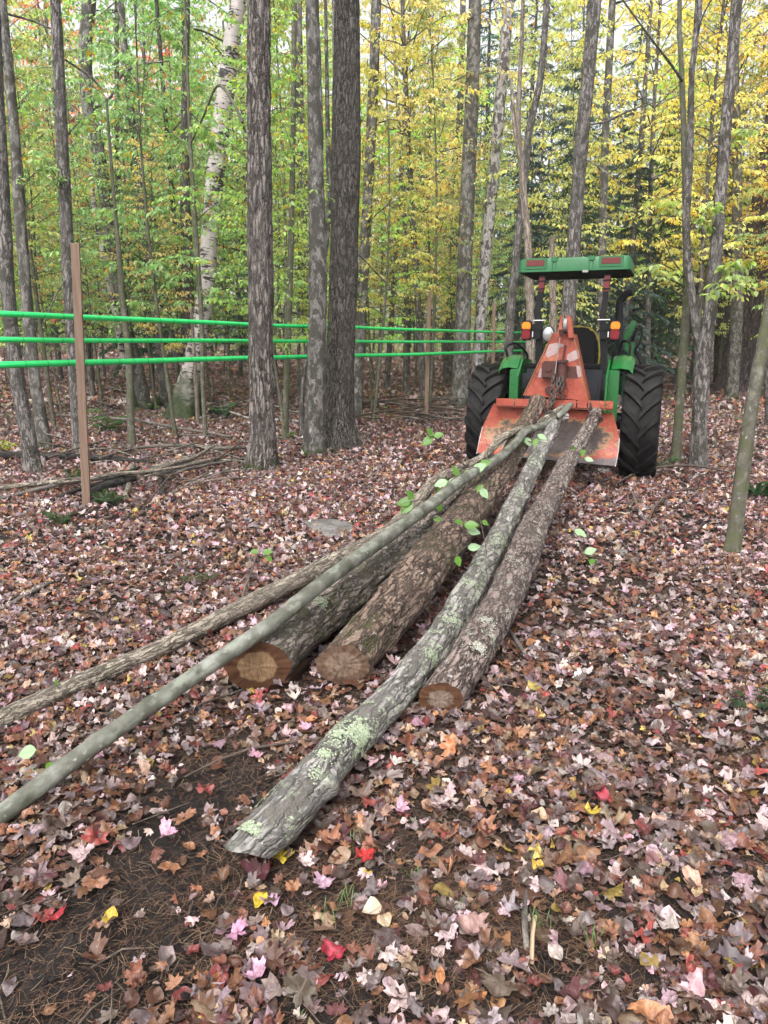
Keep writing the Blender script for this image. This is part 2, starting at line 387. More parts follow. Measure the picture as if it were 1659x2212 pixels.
def leaf_mat(name, trans=.5, needle=False):
    """living foliage: object colour is the main colour, lr in 0..1 varies each leaf"""
    t = NT(name); oi = t.n('ShaderNodeObjectInfo'); oc = oi.outputs['Color']; lr = t.attr('lr', 'Fac')
    hsv = t.n('ShaderNodeHueSaturation', {'Color': oc, 'Hue': t.math('ADD', .5, t.math('MULTIPLY', t.math('SUBTRACT', t.math('FRACT', t.math('MULTIPLY', lr, 7.31)), .5), .045)),
              'Saturation': t.math('ADD', .8, t.math('MULTIPLY', t.math('FRACT', t.math('MULTIPLY', lr, 13.7)), .35)),
              'Value': t.math('ADD', .55, t.math('MULTIPLY', t.math('FRACT', t.math('MULTIPLY', lr, 3.17)), .9))}).outputs[0]
    c = hsv
    if not needle:
        c = t.mix(t.ramp(lr, [(.90, 0.0), (.92, .8)], 'CONSTANT'), hsv, t.mix(t.math('FRACT', t.math('MULTIPLY', lr, 31.0)), (.50, .36, .03), (.48, .15, .03)))
    d = t.n('ShaderNodeBsdfDiffuse', {'Color': c}).outputs[0]
    tc = t.n('ShaderNodeHueSaturation', {'Color': c, 'Value': 2.1, 'Saturation': 1.05}).outputs[0]
    tr = t.n('ShaderNodeBsdfTranslucent', {'Color': tc}).outputs[0]
    g = t.n('ShaderNodeBsdfGlossy', {'Roughness': .4, 'Color': (.8, .85, .8, 1)}).outputs[0]
    sh = t.n('ShaderNodeMixShader', {0: trans, 1: d, 2: tr}).outputs[0]
    return t.surf(t.n('ShaderNodeMixShader', {0: .04, 1: sh, 2: g}).outputs[0])
M['leaf'] = leaf_mat('tree_leaf', .6); M['needle'] = leaf_mat('conifer_needle', .2, True)

def paint(name, col, rough=.35, dirt=.25, dirtcol=(.09, .07, .05), coat=0.0, scale=6, spec=.5):
    t = NT(name); tc = t.n('ShaderNodeTexCoord').outputs['Object']
    n = t.noise(tc, scale, 6, .65); n2 = t.noise(tc, scale * 9, 4, .6)
    c = t.mix(t.ramp(t.math('ADD', t.math('MULTIPLY', n, .6), t.math('MULTIPLY', n2, .4)), [(.45, 0.0), (.75, dirt)]), col, dirtcol)
    r = t.ramp(n, [(.3, rough), (.7, min(1, rough + .25))])
    return t.pbr(c, r, t.bump(n2, .08, .002), coat=coat, spec=spec)
M['green'] = paint('tractor_green_paint', (.008, .125, .025), .22, .22, coat=.3)
M['canopy'] = paint('canopy_green_plastic', (.012, .125, .038), .38, .18)
M['black_metal'] = paint('black_painted_metal', (.004, .004, .005), .38, .08, spec=.25)
M['dark_plastic'] = paint('dark_grey_plastic', (.012, .014, .020), .4, .12, spec=.3)
M['under'] = paint('canopy_underside', (.008, .008, .008), .8, .1)
M['yellow'] = paint('yellow_paint', (.35, .27, .03), .4, .35)
M['red_tape'] = paint('red_reflective_tape', (.13, .006, .012), .35, .2)
M['tyre_side'] = paint('tyre_rubber', (.014, .013, .013), .6, .5, (.04, .033, .028))
def tread():
    t = NT('tyre_tread_rubber'); tc = t.n('ShaderNodeTexCoord').outputs['Object']
    n = t.noise(tc, 7, 5, .65); n2 = t.noise(tc, 60, 4)
    c = t.ramp(n, [(.35, (.006, .006, .0065)), (.62, (.022, .020, .019))])
    p = t.vor(tc, 22); pm = t.math('MULTIPLY', t.ramp(p, [(.18, 1.0), (.24, 0.0)]), t.ramp(t.noise(tc, 5, 2), [(.5, 0.0), (.56, 1.0)]))
    c = t.mix(pm, c, (.016, .012, .010))
    return t.pbr(c, .72, t.bump(n2, .2, .003), spec=.18)
M['tread'] = tread()
def winch(name, bare=True):
    t = NT(name); r = t.attr('rest'); s = t.sep(r)
    n = t.noise(r, 5, 6, .65); n2 = t.noise(r, 26, 5, .7); n3 = t.noise(r, 70, 3)
    c = t.ramp(n, [(.3, (.26, .040, .024)), (.7, (.37, .095, .062))])
    # yellowed and scuffed
    c = t.mix(t.ramp(t.math('ADD', t.math('MULTIPLY', n, .5), t.math('MULTIPLY', n2, .5)), [(.54, 0.0), (.66, .45)]), c, (.50, .29, .12))
    crack = t.n('ShaderNodeTexVoronoi', {'Vector': t.n('ShaderNodeVectorMath', {0: r, 1: t.n('ShaderNodeVectorMath', {0: t.n('ShaderNodeTexNoise', {'Vector': r, 'Scale': 6.0}).outputs['Color'], 'Scale': .25}, operation='SCALE').outputs[0]}, operation='ADD').outputs[0], 'Scale': 7.0}, feature='DISTANCE_TO_EDGE').outputs[0]
    c = t.mix(t.math('MULTIPLY', t.ramp(crack, [(.012, .9), (.03, 0.0)]), t.ramp(t.noise(r, 3, 2), [(.48, 0.0), (.58, 1.0)])), c, (.10, .03, .015))
    chips = t.ramp(n2, [(.66, 0.0), (.69, 1.0)]); c = t.mix(chips, c, (.13, .06, .04))
    rough = .5; 
    if bare:
        # steel rubbed bare in the middle of the plate (rest.x across, rest.y down the plate)
        dx = t.math('DIVIDE', s[0], .70); dy = t.math('DIVIDE', t.math('SUBTRACT', s[1], .42), .29)
        d = t.math('SQRT', t.math('ADD', t.math('MULTIPLY', dx, dx), t.math('MULTIPLY', dy, dy)))
        d = t.math('ADD', d, t.math('MULTIPLY', t.math('SUBTRACT', n, .5), 1.1))
        d = t.math('ADD', d, t.math('MULTIPLY', t.math('SUBTRACT', n2, .5), .6))
        c = t.mix(t.ramp(d, [(.98, .75), (1.12, 0.0)]), c, (.40, .25, .11))
        m = t.ramp(d, [(.82, 1.0), (1.0, 0.0)])
        steel = t.ramp(n2, [(.3, (.045, .032, .030)), (.7, (.10, .075, .068))])
        c = t.mix(m, c, steel)
        lip = t.ramp(t.math('ADD', s[1], t.math('MULTIPLY', t.math('SUBTRACT', n, .5), .18)), [(.68, 0.0), (.71, 1.0)])
        c = t.mix(lip, c, t.ramp(n2, [(.3, (.07, .055, .055)), (.7, (.13, .11, .11))]))
    return t.pbr(c, rough, t.bump(t.math('ADD', n2, n3), .15, .003), spec=.4)
M['blade'] = winch('winch_blade_paint', True); M['winch'] = winch('winch_orange_paint', False)
M['rust'] = paint('rusty_steel', (.075, .026, .020), .7, .6, (.03, .018, .015), scale=20)
M['steel'] = paint('worn_steel', (.25, .24, .23), .4, .5, scale=20)
M['chain'] = paint('chain_steel', (.055, .042, .038), .45, .5, scale=30)
M['sticker'] = paint('worn_white_sticker', (.36, .31, .31), .6, 1.0, (.36, .08, .05), scale=9)
M['chrome'] = paint('bright_bolt', (.75, .75, .75), .2, .1)
def simple(name, col, rough=.4, metal=0.0, trans=0.0, spec=.5):
    t = NT(name); m = t.pbr(col, rough, metal=metal, spec=spec); return m
M['amber'] = simple('amber_lens', (.75, .22, .01), .15); M['red_lens'] = simple('red_lens', (.16, .006, .010), .15)
M['lamp_glass'] = simple('lamp_reflector', (.42, .42, .43), .12, .6)
M['red_panel'] = paint('red_reflector_panel', (.12, .010, .012), .4, .1)
M['white_edge'] = simple('scraped_edge', (.5, .47, .46), .5)
M['seat'] = simple('seat_vinyl', (.003, .003, .003), .5, spec=.2)
M['tag'] = simple('grey_tag', (.3, .29, .28), .5)
M['dirt_edge'] = paint('worn_edge', (.30, .17, .06), .7, .6, scale=20)
def tubemat():
    t = NT('green_sap_tubing'); s = t.sep(t.attr('rest'))
    c = t.ramp(t.noise(t.attr('rest'), 6, 3), [(.3, (.02, .62, .14)), (.7, (.04, .72, .19))])
    return t.pbr(c, .38, spec=.5)
M['tube'] = tubemat()
def stakewood():
    t = NT('stake_wood'); tc = t.attr('rest')
    g = t.noise(t.mapping(tc, (60, 60, 2.2)), 1.0, 5, .6, .5); k = t.vor(t.mapping(tc, (9, 9, 2.1)), 1.0)
    c = t.ramp(g, [(.3, (.135, .085, .060)), (.7, (.25, .17, .125))]); c = t.mix(t.ramp(k, [(.06, .8), (.16, 0.0)]), c, (.14, .07, .045))
    return t.pbr(c, .7, t.bump(g, .2, .003), spec=.3)
M['stake'] = stakewood()
def rockmat():
    t = NT('mossy_rock'); tc = t.n('ShaderNodeTexCoord').outputs['Object']
    n = t.noise(tc, 4, 6, .6); c = t.ramp(n, [(.35, (.10, .085, .08)), (.65, (.26, .25, .23))])
    nz = t.sep(t.n('ShaderNodeNewGeometry').outputs['Normal'])[2]
    c = t.mix(t.ramp(t.math('ADD', nz, t.noise(tc, 6, 4)), [(.75, 0.0), (1.1, .8)]), c, (.25, .27, .13))
    return t.pbr(c, .85, t.bump(n, .7, .05), spec=.3)
M['rock'] = rockmat()
def flatrock():
    t = NT('flat_stone'); tc = t.n('ShaderNodeTexCoord').outputs['Object']
    n = t.noise(tc, 9, 6, .65); c = t.ramp(n, [(.35, (.09, .08, .075)), (.65, (.20, .185, .175))])
    return t.pbr(c, .8, t.bump(n, .6, .03), spec=.3)
M['flatrock'] = flatrock()
def matte(name, c, r=.8):
    t = NT(name); return t.pbr(c, r, spec=.3)
M['straw'] = (lambda: (lambda t: t.pbr(t.attr('col', 'Color'), .6, spec=.3))(NT('pine_straw')))()
# ------------------------------------------------------------------ ground
def axis(segs):
    out = []
    for a, b, h in segs: out += list(np.arange(a, b, h))
    return np.array(out + [segs[-1][1]])
gx = axis([(-90, -30, 5), (-30, -10, 1), (-10, -4, .3), (-4, -2.2, .08), (-2.2, 2.6, .028), (2.6, 5, .08), (5, 12, .3), (12, 30, 1), (30, 90, 5)])
gy = axis([(-12, 0, 1), (0, 1, .25), (1, 4.6, .028), (4.6, 8, .06), (8, 14, .15), (14, 30, .5), (30, 60, 2), (60, 150, 6)])
def mud_mask(x, y):
    """1 where the litter has been scraped away to bare earth"""
    x = np.asarray(x, float); y = np.asarray(y, float)
    m = np.zeros_like(x); wob = .35 * fbm(np.stack([x * 1.6, y * 1.6, x * 0], 1), 41, 3)
    # centre x, y, radius x, y, angle, strength: drag path and the churned mud in front
    for px, py, rx, ry, an, st in ((300, 1960, .26, .50, -.35, .88), (100, 2150, .30, .22, 0, .88), (450, 1700, .28, .42, -.3, .85), (600, 1500, .4, .24, .5, .5), (300, 1600, .25, .25, 0, .35),
                                   (640, 1940, .18, .12, 0, .6), (250, 2010, .3, .25, 0, .95), (1180, 2060, .1, .2, 0, .6), (1180, 1300, .35, .9, -.3, .5), (1290, 1240, .45, .6, 0, .42), (1120, 1450, .2, .3, 0, .3), (880, 1600, .4, .3, 0, .35), (1400, 1550, .6, .6, 0, .25)):
        c = PZ(px, py); dx = x - c[0]; dy = y - c[1]
        u = (dx * cos(an) + dy * sin(an)) / rx; v = (-dx * sin(an) + dy * cos(an)) / ry
        d = np.sqrt(u * u + v * v) + wob
        m = np.maximum(m, st * np.clip(1.45 - d, 0, 1) / .8)
    return np.clip(m, 0, 1)
GX, GY = np.meshgrid(gx, gy)
gv = np.stack([GX.ravel(), GY.ravel(), ground_z(GX.ravel(), GY.ravel())], 1)
clod = fbm(gv * np.array([9, 9, 0]), 21, 4); mm = mud_mask(gv[:, 0], gv[:, 1])
gv[:, 2] += .010 * clod * (gv[:, 1] < 9) + .034 * mm * fbm(np.stack([(gv[:, 0] * .90 - gv[:, 1] * .43) * 15, (gv[:, 0] * .43 + gv[:, 1] * .90) * 2.6, gv[:, 0] * 0], 1), 22, 4) + .010 * fbm(gv * np.array([30, 30, 0]), 24, 2) * (gv[:, 1] < 5) - .012 * mm
nx, ny = len(gx), len(gy); ii, jj = np.meshgrid(np.arange(nx - 1), np.arange(ny - 1))
q = np.stack([jj * nx + ii, jj * nx + ii + 1, (jj + 1) * nx + ii + 1, (jj + 1) * nx + ii], 2).reshape(-1, 4)
gb = Buf(); gb.add(gv, quads=q); tag(gb.build('ground', M['soil']), kind='structure')

# ------------------------------------------------------------------ fallen leaves
def maple_outline(k):
    tips = [(0, 1.0), (.62, .72), (.95, .22), (.55, -.02)]
    nots = [(.24, .52), (.48, .34), (.42, .06)]
    r = [(0, 1.0)]
    if k == 2:
        R = [(.09, .84), (.20, .80), (.21, .62), (.27, .54), (.40, .63), (.60, .74), (.57, .60), (.66, .50), (.55, .38), (.60, .30), (.80, .24), (.70, .12), (.66, .02), (.44, .02), (.34, -.10), (.12, -.05)]
    elif k == 1:
        R = [(.24, .56), (.6, .72), (.55, .38), (.8, .22), (.40, .0)]
    return [(0, 1.0)] + R + [(0, -.02)] + [(-x, y) for x, y in reversed(R)]
def oval_outline(k, w=.36):
    n = {2: 8, 1: 4}[k]
    t = np.linspace(0, 1, n + 1)
    side = [(w * sin(pi * (tt ** .85)) * (1 + (.06 if (i % 2 and k == 2) else 0)), tt) for i, tt in enumerate(t)][1:-1]
    return [(0, 1.0)] + [(x, y) for x, y in reversed(side)] + [(0, 0)] + [(-x, y) for x, y in side]
def leaf_template(outline, rings):
    O = np.array(outline) - np.array([0, .42]); n = len(O)
    vs = []; fr = np.linspace(1, 0, rings + 1)[:-1]
    for f in fr: vs.append(O * f)
    V = np.vstack(vs + [np.zeros((1, 2))]); q = []; tr = []
    for k in range(rings - 1):
        for i in range(n):
            j = (i + 1) % n; q.append((k * n + j, k * n + i, (k + 1) * n + i, (k + 1) * n + j))
    for i in range(n): tr.append(((rings - 1) * n + (i + 1) % n, (rings - 1) * n + i, rings * n))
    return V, np.array(q).reshape(-1, 4), np.array(tr)
T_M2 = leaf_template(maple_outline(2), 3); T_O2 = leaf_template(oval_outline(2), 3)
T_M1 = leaf_template(maple_outline(1), 1); T_O1 = leaf_template(oval_outline(1), 1)
PAL = np.array([(.52, .38, .38), (.31, .235, .25), (.27, .115, .055), (.46, .20, .08), (.32, .05, .045), (.12, .036, .042), (.46, .31, .20), (.58, .40, .07), (.15, .105, .085), (.58, .36, .43), (.60, .50, .47), (.23, .085, .05)])
def stamp(buf, tmpl, pos, size, yaw, tilt, tdir, curl, fold, col, seed, lift=0.0, crumple=.17):
    V, q, tr = tmpl; N = len(pos); n = len(V)
    x = V[None, :, 0] * size[:, None]; y = V[None, :, 1] * size[:, None]
    rx = np.broadcast_to(V[None, :, 0], (N, n)); ry = np.broadcast_to(V[None, :, 1], (N, n))
    z = (curl[:, None] * (rx ** 2 * 1.2 + ry ** 2) + fold[:, None] * np.abs(rx)) * size[:, None]
    ph = RNG.random((N, 3)) * 60
    q3 = np.stack([rx * 2.6 + ph[:, :1], ry * 2.6 + ph[:, 1:2], np.broadcast_to(ph[:, 2:], (N, n))], 2).reshape(-1, 3)
    z = z + vn(q3, seed).reshape(N, n) * crumple * 2 * size[:, None]
    x = x * (1 - .25 * np.abs(fold[:, None]) * 1)
    c, s = np.cos(yaw)[:, None], np.sin(yaw)[:, None]
    X = x * c - y * s; Y = x * s + y * c
    # tilt about horizontal axis with direction tdir
    ax, ay = np.cos(tdir)[:, None], np.sin(tdir)[:, None]; ct, st = np.cos(tilt)[:, None], np.sin(tilt)[:, None]
    par = X * ax + Y * ay; per = -X * ay + Y * ax
    per2 = per * ct - z * st; z2 = per * st + z * ct
    X2 = par * ax - per2 * ay; Y2 = par * ay + per2 * ax
    zmin = z2.min(axis=1, keepdims=True)
    Z = pos[:, 2:3] + z2 - zmin * .8 + lift
    W = np.stack([pos[:, :1] + X2, pos[:, 1:2] + Y2, Z], 2).reshape(-1, 3)
    offs = (np.arange(N) * n)[:, None, None]
    Q = (q[None] + offs).reshape(-1, 4) if len(q) else None
    Tt = (tr[None] + offs).reshape(-1, 3)
    C = np.concatenate([np.repeat(col, n, 0), np.ones((N * n, 1))], 1)
    lp = np.stack([rx, ry + .0, np.broadcast_to(RNG.random((N, 1)) * 50, (N, n))], 2).reshape(-1, 3)
    buf.add(W, quads=Q, tris=Tt, col=C, lp=lp)
def pick_cols(N, far=0.0, patch=None):
    w = np.array([.13, .15, .17, .08, .03, .07, .11, .020, .19, .025, .06, .12])
    wf = np.array([.20, .13, .17, .06, .08, .12, .08, .008, .12, .05, .12, .14])
    w = w * (1 - far) + wf * far; w /= w.sum()
    c = PAL[RNG.choice(len(PAL), N, p=w)]
    c = c * .9 + c.mean(1, keepdims=True) * np.array([.10, .09, .085])
    return np.clip(c * (RNG.uniform(.5, 1.5, (N, 1))) * RNG.uniform(.92, 1.08, (N, 3)), 0, .85)
def scatter(ymin, ymax, dens, xw=.62, xo=1.2, seed=0, edge=1.0):
    """random points in the wedge the photo looks over, with a margin at the sides"""
    A = (ymax - ymin) * 2 * (xw * ymax + xo); N = int(A * dens)
    y = RNG.uniform(ymin, ymax, N); x = RNG.uniform(-1, 1, N) * (xw * ymax + xo)
    k = np.abs(x) < xw * y + xo; x = x[k]; y = y[k]
    m = mud_mask(x, y); cl = fbm(np.stack([x * 1.1, y * 1.1, x * 0], 1), 61, 2)
    keep = RNG.random(len(x)) < np.clip((1 - .94 * m) * (.85 + .5 * cl), 0.03, 1)
    x = x[keep]; y = y[keep]
    return np.stack([x, y, ground_z(x, y)], 1)
def litter(buf, pos, tm, to, size, far, seed, stand=.18, oval=.3, flat=1.0, dark=None):
    N = len(pos); k = RNG.random(N) < oval
    for sel, tmpl, sc in ((~k, tm, 1.0), (k, to, 1.15)):
        p = pos[sel]; n = len(p)
        if not n: continue
        sz = np.clip(RNG.lognormal(0, .28, n), .5, 1.5) * size * sc
        tilt = np.abs(RNG.normal(0, .2 * flat, n)) + (RNG.random(n) < stand) * RNG.uniform(.2, .9, n)
        p = p.copy(); p[:, 2] += RNG.uniform(.001, .018, n)
        stamp(buf, tmpl, p, sz, RNG.uniform(0, 2 * pi, n), tilt, RNG.uniform(0, 2 * pi, n), RNG.normal(.14, .3, n) * flat, np.abs(RNG.normal(0, .3, n)) * flat, pick_cols(n, far) * (1 if dark is None else dark), seed)
lb = Buf()
litter(lb, scatter(1.0, 3.2, 420, xo=1.0), T_M1, T_O2, .042, .2, 11, 0, .35, .25, .45)
litter(lb, scatter(3.2, 5.5, 380, xo=1.0), T_M1, T_O1, .045, .4, 12, 0, .35, .25, .5)
litter(lb, scatter(1.0, 3.2, 500, xo=1.0), T_M1, T_O1, .022, .2, 1, .4)
litter(lb, scatter(1.0, 3.2, 560, xo=1.0), T_M2, T_O2, .032, .2, 1)
litter(lb, scatter(1.0, 3.2, 260, xo=1.0), T_M2, T_O2, .046, .2, 2)
litter(lb, scatter(3.2, 5.5, 850, xo=1.0), T_M2, T_O2, .040, .5, 3, .25)
tag(lb.build('leaf_litter', M['litter']), 'fallen red, pink, tan and brown maple and beech leaves lying on the dark soil', kind='stuff')
lb = Buf()
litter(lb, scatter(5.5, 10, 700), T_M1, T_O1, .046, .85, 4, .3)
litter(lb, scatter(10, 18, 300), T_M1, T_O1, .056, 1.0, 5, .45)
litter(lb, scatter(18, 32, 60, xo=3), T_M1, T_O1, .105, 1.0, 6, .4)
litter(lb, scatter(32, 55, 15, xo=3), T_M1, T_O1, .19, 1.0, 7, .4)
tag(lb.build('leaf_carpet', M['litter_far']), 'carpet of fallen red and pale pink leaves spreading back under the trees', kind='stuff')

# dried pine needles and crumbs
def needles(N, ymin, ymax, L, w, seed):
    b = Buf(); y = ymin + (ymax - ymin) * RNG.random(N) ** 1.1; x = RNG.uniform(-1, 1, N) * (.62 * y + .6)
    cl = fbm(np.stack([x * 2.2, y * 2.2, x * 0], 1), 77, 2); k = RNG.random(N) < np.clip(.6 + cl, .1, 1) * (1 - .45 * mud_mask(x, y)); x = x[k]; y = y[k]; N = len(x)
    a = RNG.normal(.5, 1.1, N); l = RNG.uniform(.5, 1.2, N) * L; z = ground_z(x, y) + RNG.uniform(.002, .016, N)
    d = np.stack([np.cos(a), np.sin(a), RNG.normal(0, .16, N)], 1); s = np.stack([-np.sin(a), np.cos(a), np.zeros(N)], 1)
    c = np.stack([x, y, z], 1); bend = s * (RNG.normal(0, .12, N) * l)[:, None]
    ww = w * RNG.uniform(.6, 1.3, N)[:, None]
    V = np.stack([c - d * l[:, None] / 2 - s * ww, c - d * l[:, None] / 2 + s * ww, c + bend + s * ww, c + bend - s * ww, c + d * l[:, None] / 2 - s * ww * .4, c + d * l[:, None] / 2 + s * ww * .4], 1).reshape(-1, 3)
    o = (np.arange(N) * 6)[:, None]
    Q = np.concatenate([o + np.array([0, 1, 2, 3]), o + np.array([3, 2, 5, 4])])
    pc = np.array([(.17, .095, .06), (.11, .058, .036), (.27, .19, .12), (.07, .04, .027)])[RNG.choice(4, N, p=[.4, .3, .15, .15])]
    b.add(V, quads=Q, col=np.concatenate([np.repeat(pc, 6, 0), np.ones((6 * N, 1))], 1)); return b
tag(needles(120000, 1.15, 5.0, .062, .00055, 1).build('pine_straw', M['straw']), 'thin dry brown pine needles strewn between the fallen leaves', kind='stuff')
# soil crumbs
cb = Buf(); N = 16000; Y = 1.15 + 4.2 * RNG.random(N) ** 1.2; X = RNG.uniform(-1, 1, N) * (.62 * Y + .5); k = RNG.random(N) < .25 + .75 * mud_mask(X, Y); X, Y = X[k], Y[k]; N = len(X)
R_ = np.clip(RNG.lognormal(-5.4, .5, N), .0015, .016)
o8 = np.array([(1, 0, 0), (-1, 0, 0), (0, 1, 0), (0, -1, 0), (0, 0, 1), (0, 0, -1.)]); tri = np.array([(0, 2, 4), (2, 1, 4), (1, 3, 4), (3, 0, 4), (2, 0, 5), (1, 2, 5), (3, 1, 5), (0, 3, 5)])
aa = RNG.uniform(0, 6.28, N); V = o8[None] * R_[:, None, None] * RNG.uniform(.6, 1.4, (N, 6, 1)); c_, s_ = np.cos(aa)[:, None], np.sin(aa)[:, None]
V = np.stack([V[..., 0] * c_ - V[..., 1] * s_ + X[:, None], V[..., 0] * s_ + V[..., 1] * c_ + Y[:, None], V[..., 2] * .7 + (ground_z(X, Y) + R_ * .4 + .004)[:, None]], 2).reshape(-1, 3)
cb.add(V, tris=(tri[None] + (np.arange(N) * 6)[:, None, None]).reshape(-1, 3)); tag(cb.build('soil_crumbs', M['soil'], smooth=False), 'loose crumbs of dark earth on the scraped ground', kind='stuff')
# small broken twigs and bark crumbs
tb = Buf()
for k in range(420):
    y = 1.3 + 9 * random.random() ** 1.3; x = random.uniform(-1, 1) * (.6 * y + .5); a = random.uniform(0, 2 * pi); L = random.uniform(.04, .22) * (1 if y < 5 else 2); r = random.uniform(.0012, .004) * (1 if y < 5 else 1.6)
    z = gz(x, y) + .012; kk = random.uniform(-.15, .15)
    tube(tb, [(x, y, z, r), (x + cos(a) * L * .5 - sin(a) * kk * L, y + sin(a) * L * .5 + cos(a) * kk * L, z + .008, r), (x + cos(a) * L, y + sin(a) * L, z + random.uniform(-.01, .02), r * .5)], 5)
tag(tb.build('twig_litter', M['twig']), 'small broken twigs scattered through the leaf litter', kind='stuff')
# green grass wisps in front
wb = Buf()
for px, py in ((740, 1960), (700, 2010), (1170, 2010), (1140, 1870), (980, 1985), (900, 1900), (640, 2180), (1280, 2060), (850, 1360), (760, 1830)):
    c = PZ(px, py)
    for k in range(12):
        a = random.uniform(0, 2 * pi); L = random.uniform(.03, .07); b0 = Vector((c[0] + random.gauss(0, .02), c[1] + random.gauss(0, .02), gz(c[0], c[1]))); d = Vector((cos(a) * .6, sin(a) * .6, .8)) * L; s = Vector((-sin(a), cos(a), 0)) * .0012
        g = (.09, .16, .05, 1)
        wb.add([b0 - s, b0 + s, b0 + d * .6 + s + Vector((0, 0, L * .1)), b0 + d * .6 - s + Vector((0, 0, L * .1)), b0 + d], quads=[(0, 1, 2, 3)], tris=[(3, 2, 4)], col=np.tile(g, (5, 1)))
tag(wb.build('grass_wisps', M['straw']), 'sparse thin green grass blades between the leaves', kind='stuff')

# ------------------------------------------------------------------ tree trunks of the foreground
def bark_fn(R, amp, k=1.0, lobes=0, lobe_amp=.35, lobe_h=.22, seed=0, ph=0.0, knots=.02):
    def fn(rest, ang, s):
        p = rest.copy() + seed * 3.7
        f = np.abs(vn(p * np.array([22, 22, 3.2]) * k, seed)) * 1.6 - .5
        f2 = vn(p * np.array([60, 60, 12]) * k, seed + 5)
        f3 = np.clip(vn(p * np.array([42, 42, 13]) * k, seed + 8) * 3, -1, 1)
        d = amp * (f + .4 * f2 + .3 * f3) + R * knots * 2.5 * fbm(np.stack([np.cos(ang) * .8, np.sin(ang) * .8, s * 1.1], 1) + seed, seed + 9, 2)
        if lobes:
            L = (np.clip(np.cos(lobes * ang + ph + .6 * np.sin(ang * 2 + seed)), -.2, 1)) ** 1
            d = d + R * lobe_amp * L * np.exp(-s / lobe_h)
        return d
    return fn
def trunk_path(pts, Y=None, flare=.3, flare_h=.16, lean=0.0, topY=None, extend=2.6, step=.05):
    """pts: (px, py, width px) from the base up, all at the distance of the base"""
    b = PZ(pts[0][0], pts[0][1]); Y0 = Y if Y else b[1]; Y1 = topY if topY is not None else Y0
    raw = []
    y0, y1 = pts[0][1], pts[-1][1]
    for i, (px, py, w) in enumerate(pts):
        f = (y0 - py) / max(1, y0 - y1); p = P(px, py, Y0 + (Y1 - Y0) * f); raw.append([p[0], p[1], p[2], w * .95 * depth(p) / F / 2 / sqrt(1 + ((px - CXP) / F) ** 2)])
    raw = np.array(raw)
    raw[0, 2] = min(raw[0, 2], gz(raw[0, 0], raw[0, 1]) + .0) ; raw[0, 2] = gz(raw[0, 0], raw[0, 1]) - .06
    if extend:
        d = raw[-1, :3] - raw[-2, :3]; d /= np.linalg.norm(d); d = d * .5 + np.array([0, 0, .5]); d /= np.linalg.norm(d)
        e = raw[-1].copy(); e[:3] += d * extend; e[3] *= .8; raw = np.vstack([raw, e])
        e = e.copy(); e[:3] += np.array([0, 0, 1.0]) * extend; e[3] *= .75; raw = np.vstack([raw, e])
    A = smooth_path(raw, step)
    S = np.concatenate([[0], np.cumsum(np.linalg.norm(np.diff(A[:, :3], axis=0), axis=1))])
    A[:, 3] *= 1 + flare * np.exp(-S / flare_h)
    return A
def limb_path(pts, Y):
    return np.array([list(P(px, py, Y + (dy if dy else 0))) + [w / 2 * Y / F] for px, py, w, dy in pts])
LEAFQ = {}
def leaf_verts(pos, d, n, L, W):
    """six vertex folded leaf. pos (N,3) stalk, d tip direction, n surface normal"""
    d = d / (np.linalg.norm(d, axis=1)[:, None] + 1e-9); n = n - d * (n * d).sum(1)[:, None]; n = n / (np.linalg.norm(n, axis=1)[:, None] + 1e-9)
    s = np.cross(d, n); L = L[:, None]; W = W[:, None]
    drop = -n * L * .10
    V = np.stack([pos, pos + d * L * .34 + s * W * .5 + drop * .2, pos + d * L * .72 + s * W * .36 + drop, pos + d * L + drop * 2.0, pos + d * L * .72 - s * W * .36 + drop, pos + d * L * .34 - s * W * .5 + drop * .2], 1)
    V[:, [1, 2, 4, 5]] += (n * L * .07)[:, None, :]
    N = len(pos); o = (np.arange(N) * 6)[:, None]
    Q = np.concatenate([o + np.array([0, 1, 2, 3]), o + np.array([0, 3, 4, 5])])
    return V.reshape(-1, 3), Q
def add_leaves(buf, pos, d, n, L, W, lr=None):
    V, Q = leaf_verts(pos, d, n, L, W); N = len(pos)
    if lr is None: lr = RNG.random(N)
    buf.add(V, quads=Q, lr=np.repeat(lr, 6))
